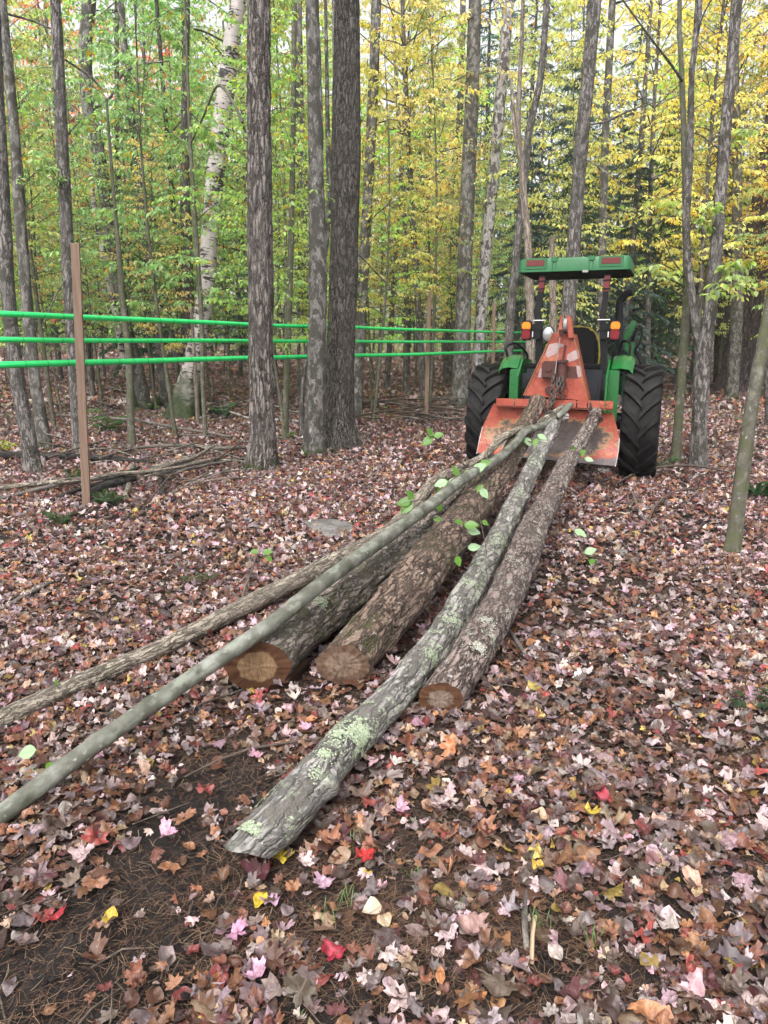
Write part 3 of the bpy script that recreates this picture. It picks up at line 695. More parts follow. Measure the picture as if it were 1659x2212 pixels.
def spray(lbuf, wbuf, a, b, r0, nt, tl, nl, L, droop=.5, rs=None, flat=.4):
    """a branch from a to b carrying nt twigs with nl leaves each"""
    rs = rs or random
    a = np.array(a, float); b = np.array(b, float); D = b - a; ln = np.linalg.norm(D); D /= ln
    mid = (a + b) / 2 + np.array([0, 0, ln * .09])
    path = smooth_path([[*a, r0], [*mid, r0 * .6], [*b, r0 * .2]], ln / 5)
    tube(wbuf, path, 4)
    ps, ds, ns_ = [], [], []
    for k in range(nt):
        f = .25 + .75 * (k + rs.random()) / nt; i = min(len(path) - 1, int(f * (len(path) - 1))); c = path[i, :3]
        side = 1 if k % 2 else -1; h = np.array([-D[1], D[0], 0]) * side; h /= (np.linalg.norm(h) + 1e-6)
        t = D * rs.uniform(.3, 1) + h * rs.uniform(.4, 1.1) + np.array([0, 0, rs.uniform(-.25, .25)]); t /= np.linalg.norm(t)
        l = tl * rs.uniform(.5, 1.2) * (1.15 - f * .5)
        e = c + t * l + np.array([0, 0, -droop * l * .35])
        tube(wbuf, [[*c, r0 * .22], [*((c + e) / 2 + np.array([0, 0, l * .05])), r0 * .15], [*e, r0 * .08]], 3)
        for j in range(nl):
            g = (j + .6) / nl; p = c + (e - c) * g; sd = 1 if j % 2 else -1
            hh = np.array([-t[1], t[0], 0]) * sd
            dd = t * .6 + hh * .9 + np.array([rs.gauss(0, .2), rs.gauss(0, .2), -droop * rs.uniform(.2, 1.6)])
            ps.append(p + dd * .01); ds.append(dd); ns_.append(np.array([rs.gauss(0, flat), rs.gauss(0, flat), 1.0]))
    N = len(ps); LL = L * np.array([rs.uniform(.6, 1.15) for _ in range(N)])
    add_leaves(lbuf, np.array(ps), np.array(ds), np.array(ns_), LL, LL * .56)

def make_trunk_tree(name, label, cat, bark, pts, limbs=(), sprays=(), ns=26, amp=.006, lobes=0, seed=0, group=None, leafcol=(.10, .20, .03), Y=None, flare=.35, flare_h=.16, topY=None, extend=2.6, step=.05, lobe_amp=.35, lobe_h=.22, ph=0.0, kb=1.0, mat2=None):
    A = trunk_path(pts, Y, flare, flare_h, topY=topY, extend=extend, step=step)
    base = A[0].copy(); root = empty(name, (base[0], base[1], base[2]), 0, label, cat, group)
    off = np.array([base[0], base[1], base[2], 0])
    b = Buf(); R = A[len(A) // 2, 3]
    tube(b, A - off, ns, fn=bark_fn(R, amp, kb, lobes, lobe_amp, lobe_h, seed, ph))
    tr = b.build('trunk', M[bark], root)
    for lp in limbs:
        lb_ = Buf(); pp = limb_path(lp, A[0, 1]) - off
        tube(lb_, smooth_path(pp, .08), 7, fn=bark_fn(pp[0, 3], pp[0, 3] * .12, 1, seed=seed + 3)); lb_.build('limb', M[bark], root)
    if sprays:
        rs = random.Random(seed + 100)
        for (x0, y0, x1, y1, nt, nl, L, dY) in sprays:
            lv, wd = Buf(), Buf()
            a = P(x0, y0, A[0, 1]); e = P(x1, y1, A[0, 1] + dY); l = (e - a).length
            spray(lv, wd, np.array(a) - off[:3], np.array(e) - off[:3], .012, int(nt * 1.5), l * .42, nl + 2, L * 1.1, .9, rs)
            wd.build('branch', M[bark], root); o = lv.build('foliage', M['leaf'], root); o.color = (*leafcol, 1)
    return root, A

GL = (.25, .37, .13); YG = (.46, .54, .16); YL = (.62, .62, .24); OR = (.72, .42, .16); GD = (.66, .55, .22)
# --- left group
make_trunk_tree('maple_tree', 'slightly bent furrowed grey trunk at the far left edge, its foot behind the black log', 'tree', 'bark_grey',
    [(72, 1018, 40), (60, 940, 38), (42, 850, 36), (30, 760, 34), (18, 640, 34), (10, 500, 34), (2, 340, 32), (-8, 150, 30), (-14, 0, 28)], seed=1, lobes=4, amp=.006)
make_trunk_tree('maple_tree', 'slim mottled trunk second from the left edge, leaning left as it rises', 'tree', 'bark_blotch',
    [(100, 970, 30), (88, 900, 29), (74, 810, 28), (62, 700, 28), (54, 600, 28), (46, 500, 27), (34, 330, 26), (20, 160, 24), (4, 0, 22)], seed=2, amp=.005,
    limbs=[[(14, 30, 4, 0), (60, 42, 4, .2), (110, 62, 3, .3), (150, 90, 2, .4)]], sprays=[(30, 250, 90, 180, 7, 6, .075, .3), (24, 150, -30, 80, 7, 6, .075, 0), (40, 420, 110, 350, 6, 6, .07, -.3)], leafcol=GL)
make_trunk_tree('maple_tree', 'straight grey trunk with long bark cracks rising just behind the nearest wooden stake', 'tree', 'bark_grey',
    [(170, 975, 28), (164, 880, 27), (158, 780, 27), (152, 680, 28), (147, 560, 30), (142, 450, 30), (134, 300, 29), (127, 150, 27), (119, 0, 25)], seed=3, amp=.006,
    limbs=[[(142, 130, 4, 0), (165, 145, 4, .2), (200, 170, 4, .3), (225, 200, 2, .4)], [(150, 590, 4, 0), (120, 640, 3, -.2), (95, 700, 3, -.3)]],
    sprays=[(150, 560, 230, 500, 8, 6, .075, .4), (140, 300, 210, 240, 8, 6, .075, .4), (145, 420, 80, 330, 8, 6, .075, -.3)], leafcol=GL)
make_trunk_tree('maple_tree', 'dark mottled trunk that bows left, fourth from the left edge, with a mossy foot', 'tree', 'bark_blotch',
    [(312, 885, 36), (300, 810, 30), (282, 740, 28), (264, 660, 28), (248, 560, 28), (240, 500, 30), (224, 400, 32), (206, 300, 33), (192, 230, 34), (184, 140, 32), (186, 60, 30), (190, 0, 28)], seed=4, amp=.006, lobes=3,
    limbs=[[(190, 120, 8, 0), (198, 60, 9, .1), (204, 0, 8, .2), (208, -60, 7, .2)], [(200, 235, 6, 0), (235, 215, 6, -.3), (262, 165, 5, -.4), (300, 140, 4, -.4), (365, 132, 3, -.5)],
           [(196, 50, 3, 0), (225, 25, 3, -.1), (260, -5, 2, -.2)]],
    sprays=[(200, 300, 300, 230, 9, 7, .08, -.4), (228, 420, 340, 350, 9, 7, .08, .3), (190, 90, 250, 20, 8, 7, .08, 0), (250, 560, 360, 500, 8, 7, .075, .2)], leafcol=(.24, .36, .12))
make_trunk_tree('sapling', 'thin pale spotted sapling trunk standing in front of the small paper birch', 'sapling', 'bark_olive',
    [(286, 964, 19), (282, 900, 18), (281, 830, 17), (278, 770, 16), (270, 700, 15), (262, 620, 14), (256, 540, 12), (250, 470, 9)], seed=5, ns=14, amp=.002, flare=.15, extend=.8,
    sprays=[(250, 470, 270, 390, 6, 5, .07, .1)], leafcol=GL)
make_trunk_tree('birch_tree', 'small white paper birch leaning left behind the green tubing', 'tree', 'birch',
    [(300, 890, 10.4), (284, 840, 10.4), (266, 770, 13.6), (252, 690, 15.2), (238, 620, 16.0), (224, 550, 15.2), (212, 490, 14.4), (205, 450, 12.8)], seed=6, ns=16, amp=.002, flare=.2, extend=.25,
    limbs=[[(212, 480, 8, 0), (196, 455, 6, 0), (188, 430, 3, .1)]])
# --- the tall birch and its neighbours
make_trunk_tree('birch_tree', 'big white paper birch leaning right, its swollen foot thick with green moss', 'tree', 'birch',
    [(396, 905, 70), (402, 870, 66), (412, 815, 54), (424, 755, 46), (433, 710, 42), (440, 660, 40), (446, 600, 40), (452, 520, 40), (458, 450, 40), (466, 370, 42), (474, 300, 42), (484, 230, 42), (492, 160, 40), (502, 80, 38), (514, 0, 36)], seed=7, ns=34, amp=.003, lobes=5, flare=.45, flare_h=.3, lobe_amp=.3, lobe_h=.5)
make_trunk_tree('hemlock_tree', 'dark straight hemlock trunk rising just behind the big birch', 'tree', 'bark_dark',
    [(412, 880, 28), (408, 700, 28), (404, 560, 27), (401, 450, 25), (399, 330, 19), (400, 200, 17), (402, 100, 15), (404, 0, 14)], seed=8, ns=18, Y=17.6,
    limbs=[[(402, 60, 4, 0), (440, 68, 4, .3), (488, 92, 4, .5)], [(400, 250, 3, 0), (360, 300, 3, .3), (340, 330, 2, .4)]])
make_trunk_tree('sapling', 'thin dead stem close in front of the mossy birch foot, left of its pair', 'sapling', 'bark_tan',
    [(428, 915, 10), (425, 860, 10), (421, 790, 9), (417, 720, 8), (413, 660, 7)], seed=9, ns=10, amp=.002, flare=.1, extend=0)
make_trunk_tree('sapling', 'thin smooth grey stem right of the mossy birch foot, crossing birch', 'sapling', 'bark_olive',
    [(442, 912, 10), (438, 830, 10), (437, 740, 11), (433, 650, 11), (427, 560, 11), (421, 480, 11), (417, 400, 10), (412, 330, 9), (408, 240, 8), (404, 120, 6), (400, 20, 5)], seed=10, ns=10, amp=.001, flare=.1, Y=12.4,
    limbs=[[(412, 310, 4, 0), (440, 250, 4, -.3), (470, 185, 5, -.6), (500, 215, 6, -.9), (524, 265, 6, -1.1)]],
    sprays=[(414, 340, 360, 280, 8, 7, .075, .3), (408, 240, 470, 330, 9, 7, .075, .3), (404, 120, 350, 60, 8, 7, .075, 0), (427, 560, 370, 500, 8, 7, .075, .2), (421, 480, 500, 430, 9, 7, .075, .4)], leafcol=(.24, .36, .12))
# --- centre pair and triple
make_trunk_tree('maple_tree', 'nearest thick maple trunk with deep furrowed grey bark, standing alone left of the trunk pair', 'tree', 'bark_furrow',
    [(564, 1012, 73.7), (566, 985, 66.0), (567, 940, 61.1), (566, 860, 57.2), (564, 760, 56.3), (563, 640, 56.3), (561, 480, 56.3), (560, 300, 54.3), (559, 150, 53.4), (559, 0, 52.4)], seed=11, ns=90, amp=.013, lobes=6, flare=.25, flare_h=.14, step=.02, lobe_amp=.45, lobe_h=.16, ph=.6)
make_trunk_tree('maple_tree', 'mottled pale grey trunk with a dark hollow at its foot, left of the thickest trunk', 'tree', 'bark_blotch',
    [(677, 978, 50.4), (678, 945, 45.0), (680, 880, 41.4), (684, 780, 40.5), (686, 680, 40.5), (686, 560, 39.6), (684, 440, 36.9), (682, 320, 34.2), (680, 200, 33.3), (677, 100, 31.5), (674, 0, 30.6)], seed=12, ns=60, amp=.006, lobes=4, flare=.25, step=.03, lobe_amp=.3, Y=10.75)
make_trunk_tree('maple_tree', 'thickest and darkest maple trunk near the middle with roots spreading over the leaves', 'tree', 'bark_dark',
    [(728, 958, 89.3), (730, 925, 78.1), (732, 880, 68.8), (734, 800, 65.1), (738, 700, 64.2), (742, 600, 63.2), (745, 480, 63.2), (747, 360, 66.0), (748, 240, 63.2), (749, 120, 60.5), (750, 0, 56.7)], seed=13, ns=90, amp=.010, lobes=5, flare=.4, flare_h=.2, step=.025, lobe_amp=.55, lobe_h=.2, ph=2.6, Y=11.4, kb=1.2)
make_trunk_tree('sapling', 'slim straight stem between the lone thick trunk and the mottled trunk', 'sapling', 'bark_olive',
    [(616, 942, 15), (618, 850, 15), (622, 740, 15), (626, 620, 14), (629, 500, 14), (632, 360, 13), (634, 200, 12), (635, 80, 12), (636, 0, 11)], seed=14, ns=12, amp=.002, flare=.15,
    sprays=[(632, 330, 600, 250, 5, 5, .07, .9), (634, 200, 655, 110, 5, 5, .07, .9)], leafcol=YG)
make_trunk_tree('sapling', 'slim dark stem half hidden between the mottled trunk and the thickest trunk', 'sapling', 'bark_grey',
    [(652, 930, 12), (655, 820, 11), (700, 560, 11), (708, 480, 12), (711, 400, 12), (709, 330, 12), (707, 230, 10), (705, 100, 8), (703, 0, 7)], seed=15, ns=12, amp=.002, flare=.15, Y=12.6,
    limbs=[[(710, 360, 5, 0), (722, 450, 4, -.6), (745, 520, 4, -1.25), (790, 565, 3, -1.0), (860, 640, 2, -.4)]])
# --- middle right
make_trunk_tree('maple_tree', 'tall dark blotched trunk whose foot stands just left of the left tractor wheel', 'tree', 'bark_blotch',
    [(992, 866, 44), (994, 840, 39), (998, 760, 36), (1001, 660, 35), (1005, 540, 34), (1010, 420, 34), (1015, 300, 33), (1021, 160, 31), (1026, 0, 29)], seed=16, Y=18.6, ns=40, amp=.006, lobes=4, flare=.25, step=.04)
make_trunk_tree('maple_tree', 'tall pale smooth trunk with dark patches rising behind the left tractor wheel, leaning right', 'tree', 'bark_pale',
    [(1026, 850, 30), (1034, 760, 28), (1039, 690, 27), (1046, 600, 27), (1053, 510, 27), (1062, 420, 26), (1071, 320, 26), (1079, 230, 26), (1088, 140, 25), (1098, 0, 24)], seed=17, Y=19.2, ns=36, amp=.004, step=.04,
    limbs=[[(1090, 100, 5, 0), (1074, 40, 4, .3), (1064, -10, 4, .4)]])
make_trunk_tree('maple_tree', 'slim grey trunk directly behind the left side of the blotched trunk near the tractor', 'tree', 'bark_grey',
    [(966, 838, 22), (970, 740, 20), (975, 640, 19), (981, 520, 18), (985, 420, 17), (990, 320, 16), (996, 180, 15), (1000, 0, 13)], seed=18, ns=18, amp=.004)
make_trunk_tree('maple_tree', 'forked pinkish grey trunk bending right above the left end of the tractor canopy', 'tree', 'bark_grey',
    [(1096, 800, 22), (1102, 690, 21), (1112, 590, 20), (1118, 520, 18), (1128, 430, 18), (1137, 340, 18), (1142, 290, 17), (1152, 240, 17), (1166, 180, 16), (1175, 90, 15), (1181, 0, 14)], seed=19, ns=18, amp=.004, Y=15.0)
make_trunk_tree('dead_tree', 'stripped tan dead trunk rising behind the left end of the tractor canopy', 'tree', 'bark_tan',
    [(1148, 810, 22), (1146, 700, 21), (1143, 620, 20), (1140, 520, 18), (1133, 440, 16), (1126, 360, 14), (1120, 280, 12), (1122, 180, 10), (1127, 100, 9), (1130, 0, 8)], seed=20, ns=16, amp=.005, Y=13.6,
    limbs=[[(1128, 380, 9, 0), (1116, 300, 9, .1), (1108, 230, 8, .2), (1104, 170, 7, .3)]])
make_trunk_tree('dead_tree', 'short broken brown snag standing behind the tractor canopy', 'snag', 'bark_tan',
    [(1197, 810, 18), (1196, 720, 17), (1194, 640, 16), (1192, 570, 14), (1192, 510, 10)], seed=21, ns=12, amp=.006, Y=15.5, extend=0)
make_trunk_tree('maple_tree', 'tall mauve grey trunk rising behind the middle of the tractor canopy, leaning right', 'tree', 'bark_grey',
    [(1222, 800, 36), (1226, 700, 34), (1232, 620, 33), (1238, 540, 32), (1246, 440, 31), (1253, 350, 31), (1261, 260, 31), (1270, 170, 31), (1278, 80, 31), (1285, 0, 30)], seed=22, ns=44, amp=.006, Y=14.2, step=.04,
    limbs=[[(1266, 270, 4, 0), (1310, 262, 4, -.3), (1370, 235, 3, -.5), (1440, 215, 2, -.6)], [(1252, 345, 5, 0), (1238, 340, 4, -.1), (1226, 315, 3, -.2)], [(1256, 340, 3, 0), (1300, 365, 2, -.3), (1340, 400, 2, -.5)]])
# --- right
make_trunk_tree('maple_tree', 'narrow mossy trunk right of the right tractor wheel, left of the forked trunk', 'tree', 'bark_olive',
    [(1458, 1003, 26), (1464, 930, 22), (1470, 850, 21), (1476, 760, 20), (1482, 660, 19), (1484, 560, 18), (1482, 460, 17), (1478, 330, 14), (1474, 200, 13), (1470, 100, 12), (1468, 0, 11)], seed=23, ns=26, amp=.003, flare=.15,
    limbs=[[(1476, 178, 6, 0), (1450, 140, 5, -.2), (1400, 75, 4, -.5), (1345, 0, 3, -.7)], [(1482, 600, 4, 0), (1452, 560, 3, -.2), (1430, 505, 2, -.3)], [(1480, 620, 5, 0), (1440, 600, 4, -.4), (1420, 595, 3, -.8)]],
    sprays=[(1480, 600, 1380, 578, 7, 6, .085, -.7), (1478, 470, 1420, 420, 6, 6, .08, -.3)], leafcol=(.36, .44, .12))
make_trunk_tree('maple_tree', 'forked grey trunk right of the tractor with two stems above a mossy foot', 'tree', 'bark_grey',
    [(1510, 1015, 44.0), (1509, 985, 39.6), (1511, 920, 37.0), (1515, 840, 35.2), (1522, 760, 34.3), (1532, 690, 32.6), (1541, 610, 31.7), (1548, 530, 29.9), (1555, 440, 28.2), (1563, 330, 28.2), (1573, 220, 27.3), (1583, 110, 26.4), (1592, 0, 26.4)], seed=24, ns=56, amp=.008, lobes=4, flare=.2, step=.03,
    limbs=[[(1517, 760, 20, 0), (1505, 715, 18, .1), (1496, 650, 17, .15), (1488, 580, 16, .2), (1482, 500, 17, .2), (1484, 420, 18, .2), (1490, 330, 15, .2), (1492, 240, 13, .2), (1495, 150, 12, .2), (1503, 80, 13, .2), (1510, 0, 14, .2), (1514, -150, 10, .2)],
           [(1498, 85, 5, .2), (1520, 30, 4, .1), (1545, -15, 4, 0)]],
    sprays=[(1545, 590, 1620, 560, 7, 6, .09, -.5), (1562, 330, 1620, 270, 7, 6, .08, .2), (1490, 500, 1560, 430, 7, 5, .08, -.3), (1540, 660, 1600, 590, 6, 5, .09, -.8)], leafcol=(.32, .42, .12))
make_trunk_tree('pine_tree', 'massive purplish brown pine trunk leaning right near the right edge of the woods', 'tree', 'bark_pine',
    [(1588, 824, 84), (1592, 800, 74), (1602, 740, 68), (1615, 670, 66), (1628, 590, 66), (1642, 500, 64), (1656, 410, 60), (1672, 300, 56), (1690, 160, 50), (1704, 40, 46)], seed=25, ns=50, Y=23.5, amp=.02, lobes=5, flare=.3, flare_h=.35, step=.08, lobe_amp=.3, lobe_h=.35, kb=.7)
make_trunk_tree('maple_tree', 'pale slim trunk standing against the left side of the massive pine', 'tree', 'bark_blotch',
    [(1586, 812, 30), (1590, 720, 29), (1594, 600, 27), (1592, 480, 24), (1592, 380, 22), (1590, 240, 20), (1588, 100, 18)], seed=26, ns=20, amp=.005, Y=21.5)
make_trunk_tree('pine_tree', 'dark reddish trunk behind the mossy boulder at the right', 'tree', 'bark_pine',
    [(1563, 800, 40), (1560, 720, 36), (1562, 640, 34), (1566, 540, 32), (1572, 420, 28), (1578, 280, 24), (1584, 100, 20)], seed=27, ns=20, amp=.01, Y=26)
make_trunk_tree('beech_tree', 'nearest right-hand trunk, smooth and slanting out of the frame at the right edge', 'tree', 'bark_olive',
    [(1581, 1196, 44), (1584, 1172, 38), (1592, 1110, 36), (1601, 1040, 35), (1612, 960, 34), (1624, 880, 33), (1638, 800, 32), (1654, 720, 31), (1672, 620, 29), (1690, 500, 27)], seed=28, ns=44, amp=.003, lobes=4, flare=.2, flare_h=.09, step=.03, lobe_amp=.35, lobe_h=.1, extend=1.5)
make_trunk_tree('maple_tree', 'plain grey trunk cut off by the right edge beyond the slanting beech', 'tree', 'bark_grey',
    [(1668, 925, 30), (1664, 820, 28), (1668, 700, 27), (1676, 500, 24), (1684, 300, 20)], seed=29, ns=20, amp=.004)
# hollow at the foot of the mottled trunk
# ------------------------------------------------------------------ generic woodland trees, shared meshes
def gen_deciduous(seed, H, r0, zf, bl, nb, nt, nl, L, droop=.8, shape='oval', tl=.45):
    rs = random.Random(seed); w, lv = Buf(), Buf()
    bend = (rs.uniform(-.04, .04) * H, rs.uniform(-.04, .04) * H)
    pts = [[bend[0] * sin(t * 3), bend[1] * sin(t * 2.4), t * H, r0 * (1 - .82 * t)] for t in np.linspace(0, 1, 9)]; pts[0][2] = -.15
    A = smooth_path(pts, H / 24); tube(w, A, 9, fn=bark_fn(r0, r0 * .05, .6, seed=seed))
    for k in range(nb):
        f = zf + (1 - zf) * (k + rs.random() * .8) / nb; i = min(len(A) - 1, int(f * (len(A) - 1))); c = A[i, :3]
        az = k * 2.399 + rs.uniform(-.4, .4); g = (f - zf) / (1 - zf)
        ln = bl * (.35 + .65 * sin(pi * min(1, .15 + g * .85)) if shape == 'oval' else 1.05 - g * .8) * rs.uniform(.7, 1.2)
        el = rs.uniform(.0, .45) + .5 * g
        e = c + np.array([cos(az) * cos(el), sin(az) * cos(el), sin(el)]) * ln
        spray(lv, w, c, e, max(.006, A[i, 3] * .35), nt, ln * tl, nl, L, droop, rs)
    return w, lv
def gen_conifer(seed, H, r0, zf, bl, nb, dens, L=.16, drp=.25):
    rs = random.Random(seed); w, lv = Buf(), Buf()
    A = smooth_path([[0, 0, -.15, r0], [rs.uniform(-.1, .1), 0, H * .5, r0 * .6], [0, 0, H, r0 * .08]], H / 16); tube(w, A, 9, fn=bark_fn(r0, r0 * .06, .6, seed=seed))
    ps, ds, ns_, LL = [], [], [], []
    for k in range(nb):
        f = zf + (1 - zf) * (k + rs.random()) / nb; c = np.array([0, 0, f * H]); az = k * 2.399 + rs.uniform(-.5, .5); g = (f - zf) / (1 - zf)
        ln = bl * (1.0 - g * .85) * rs.uniform(.7, 1.15); D = np.array([cos(az), sin(az), 0.0]); S = np.array([-sin(az), cos(az), 0.0])
        tube(w, [[*c, r0 * .16], [*(c + D * ln * .5 + np.array([0, 0, .06 * ln])), r0 * .09], [*(c + D * ln + np.array([0, 0, -drp * ln])), r0 * .03]], 3)
        n = int(dens * ln)
        for j in range(n):
            u = rs.random() ** .8; lat = rs.uniform(-1, 1) * .42 * ln * (1 - u * .75) * (.4 + u)
            z = .06 * ln * sin(pi * u) - drp * ln * u * u
            p = c + D * (u * ln) + S * lat + np.array([0, 0, z - abs(lat) * .25 + rs.gauss(0, .02)])
            d = D * rs.uniform(.4, 1) + S * np.sign(lat) * rs.uniform(.2, 1) + np.array([0, 0, rs.uniform(-.7, .05)])
            ps.append(p); ds.append(d); ns_.append(np.array([rs.gauss(0, .3), rs.gauss(0, .3), 1])); LL.append(L * rs.uniform(.6, 1.3))
    LL = np.array(LL); add_leaves(lv, np.array(ps), np.array(ds), np.array(ns_), LL, LL * .2)
    return w, lv
PROTO = {}
def proto(key, w, lv, bark, leafm='leaf'):
    a = w.build('trunk', M[bark], link=False); b = lv.build('crown', M[leafm], link=False); PROTO[key] = (a, b)
for s in range(4): proto('sap%d' % s, *gen_deciduous(200 + s, [6.5, 7.5, 8.5, 7.0][s], [.028, .035, .04, .03][s], [.26, .32, .30, .24][s], 1.6, 36, 9, 9, .085, 1.0), 'bark_olive')
for s in range(4): proto('mid%d' % s, *gen_deciduous(300 + s, [12, 14, 13, 15][s], [.06, .09, .07, .11][s], [.22, .28, .2, .26][s], 2.9, 56, 13, 10, .115, .9, tl=.42), 'bark_grey')
for s in range(3): proto('con%d' % s, *gen_conifer(400 + s, [9, 12, 15][s], [.09, .13, .17][s], [.12, .16, .2][s], [2.0, 2.5, 3.0][s], [60, 70, 76][s], [130, 110, 95][s]), 'bark_dark', 'needle')
for s in range(3):
    rs = random.Random(500 + s); w = Buf(); H = [11, 13, 12][s]; r0 = [.045, .065, .10][s]
    A = smooth_path([[0, 0, -.15, r0 * 1.25], [rs.uniform(-.05, .05), 0, .5, r0], [rs.uniform(-.2, .2), rs.uniform(-.2, .2), H * .5, r0 * .75], [rs.uniform(-.3, .3), 0, H, r0 * .5]], .4)
    tube(w, A, 12, fn=bark_fn(r0, r0 * .07, .7, seed=500 + s))
    for k in range(9):
        f = rs.uniform(.15, .9); c = A[int(f * (len(A) - 1)), :3]; az = rs.uniform(0, 2 * pi); ln = rs.uniform(.4, 1.6)
        tube(w, [[*c, r0 * .16], [*(c + np.array([cos(az), sin(az), .15]) * ln * .6), r0 * .1], [*(c + np.array([cos(az), sin(az), .1 + rs.uniform(-.3, .4)]) * ln), r0 * .04]], 4)
    PROTO['pole%d' % s] = (w.build('trunk', M[['bark_grey', 'bark_dark', 'bark_blotch'][s]], link=False), None)
def plant(key, name, label, cat, group, x, y, col=None, sc=1.0, rz=None, bark=None):
    a, b = PROTO[key]; z = gz(x, y)
    if b is None:
        o = a.copy(); o.name = name; COL.objects.link(o); o.location = (x, y, z); o.scale = (sc, sc, sc); o.rotation_euler = (random.uniform(-.05, .05), random.uniform(-.05, .05), random.uniform(0, 6.28)); return tag(o, label, cat, group)
    r = empty(name, (x, y, z), random.uniform(0, 6.28) if rz is None else rz, label, cat, group); r.scale = (sc, sc, sc)
    r.rotation_euler.x = random.uniform(-.04, .04); r.rotation_euler.y = random.uniform(-.04, .04)
    for src in (a, b):
        c = src.copy(); COL.objects.link(c); c.parent = r; c.name = src.name.split('.')[0]
        if src is b and col: c.color = (*col, 1)
    return r
def atx(px, Y): return (px - CXP) / F * (Y * cos(PITCH) + .3)
def zone(px):
    return 'left of the lone thick trunk' if px < 540 else ('between the thickest trunk and the tractor' if px < 1100 else 'behind and right of the tractor')
def inside(px, Y):
    u = (px - CXP) / F
    if (395 < px < 535 and Y < 17) or (935 < px < 1150 and Y < 22) or (165 < px < 340 and Y < 17.6) or (1545 < px < 1690 and Y < 24.5): return True
    return px < 1180 and Y < 6.87 / (.53 - min(u, .2)) + 1.2
def vary(c, s=.18): return tuple(min(.7, max(.005, v * random.uniform(1 - s, 1 + s))) for v in c)
random.seed(21)
def leafcolour(px, Y, hi=False):
    r = random.random()
    if px < 560: return vary(GL if r < .62 else ((.32, .42, .13) if r < .86 else YG))
    if px < 800: return vary((.33, .42, .13) if r < .5 else (YG if r < .8 else YL))
    if px < 1010: return vary(YG if r < .35 else (YL if r < .5 else (GD if r < .62 else (.30, .38, .12))))
    if px < 1260: return vary((.32, .42, .15) if r < .5 else YG)
    if px < 1600: return vary(YL if r < .35 else (GD if r < .5 else YG))
    return vary(YG if r < .5 else (.34, .42, .14))
# understory saplings with low leafy crowns
sap = []
for row, (Y0, Y1, cnt) in enumerate(((12.0, 14.5, 17), (14.5, 19, 27), (19, 25, 31), (25, 33, 32))):
    for k in range(cnt):
        px = -140 + (k + random.random()) * (1960 / cnt); Y = random.uniform(Y0, Y1)
        if 1060 < px < 1480 and Y < 16 or inside(px, Y): continue
        if px > 1400 and Y < 16.5: continue
        if 1400 < px < 1560 and Y < 22: continue
        if 1190 < px < 1440 and k % 3: continue
        sap.append((px, Y))
for i, (px, Y) in enumerate(sap):
    x = atx(px, Y); kind = 'yellow' if px > 760 else 'green'
    plant('sap%d' % (i % 4), 'sapling', 'slender understory tree with %s leaves, %s' % ('green' if px < 560 else 'green and yellow', zone(px)), 'sapling', 'understory trees ' + zone(px), x, Y, leafcolour(px, Y), random.uniform(.85, 1.2))
# taller trees
mid = []
for Y0, Y1, cnt in ((18, 24, 10), (24, 32, 15), (32, 44, 20)):
    for k in range(cnt):
        px = -200 + (k + random.random()) * (2080 / cnt); Y = random.uniform(Y0, Y1)
        if 1080 < px < 1560 and Y < 20 or inside(px, Y): continue
        if 1290 < px < 1460 and random.random() < .35: continue
        mid.append((px, Y))
for i, (px, Y) in enumerate(mid):
    if 1150 < px < 1300 or (px > 1000 and Y > 33 and i % 2): continue
    c = leafcolour(px, Y)
    if px < 420 and Y > 24 and i % 2 == 0: c = vary((.72, .26, .12))
    plant('mid%d' % (i % 4), 'maple_tree', 'taller leafy maple standing back in the woods, ' + zone(px), 'tree', 'taller maples ' + zone(px), atx(px, Y), Y, c, random.uniform(.85, 1.15))
# the golden maple above and right of the tractor
for j, (px, Y, key, c, s) in enumerate(((1400, 19.5, 'mid1', (.74, .66, .18), .95), (1500, 23, 'mid3', (.74, .58, .16), 1.0), (1720, 21, 'mid0', (.70, .52, .15), .9))):
    plant(key, 'maple_tree', ('golden yellow maple spreading above the right half of the tractor canopy', 'golden maple behind the forked trunk at the right', 'orange and yellow maple at the upper right corner')[j], 'tree', None, atx(px, Y), Y, c, s)
# conifers
CON = ((1290, 22, 0, .8), (1345, 19.5, 0, .7), (1230, 20, 0, .75), (1400, 22, 0, .75), (1310, 27, 1, .75),  (1420, 27, 1, .8), (1200, 30, 1, 1.0), (1130, 26, 0, .9), (1500, 30, 1, .85), (1040, 36, 2, 1.2), (1110, 40, 2, 1.35), (1230, 42, 2, 1.4), (1330, 46, 2, 1.3), (330, 24, 0, .9), (200, 27, 1, .8), (520, 30, 0, 1.0), (100, 33, 1, .9), (880, 34, 1, .9), (700, 38, 1, .9), (1620, 34, 1, 1.0), (1440, 44, 2, 1.1), (960, 44, 2, 1.1))
for i, (px, Y, k, s) in enumerate(CON):
    plant('con%d' % k, 'hemlock_tree', 'dark bluish green hemlock with drooping boughs, ' + zone(px), 'tree', 'hemlocks ' + zone(px), atx(px, Y), Y, vary((.05, .105, .07) if k < 2 else (.09, .15, .115)), s)
# bare trunks
for k in range(56):
    px = -120 + (k + random.random()) * (1900 / 56) ; Y = random.choice([random.uniform(14, 20), random.uniform(18, 30), random.uniform(26, 46)])
    px = px if k % 2 else random.uniform(-100, 1760)
    if 1060 < px < 1480 and Y < 17 or inside(px, Y): continue
    if 1400 < px < 1600 and Y < 30: continue
    if px > 1400 and Y < 18: continue
    plant('pole%d' % (k % 3), 'bare_trunk', 'straight bare trunk deep in the woods, ' + zone(px), 'tree', 'bare trunks ' + zone(px), atx(px, Y), Y, None, random.uniform(.7, 1.25))
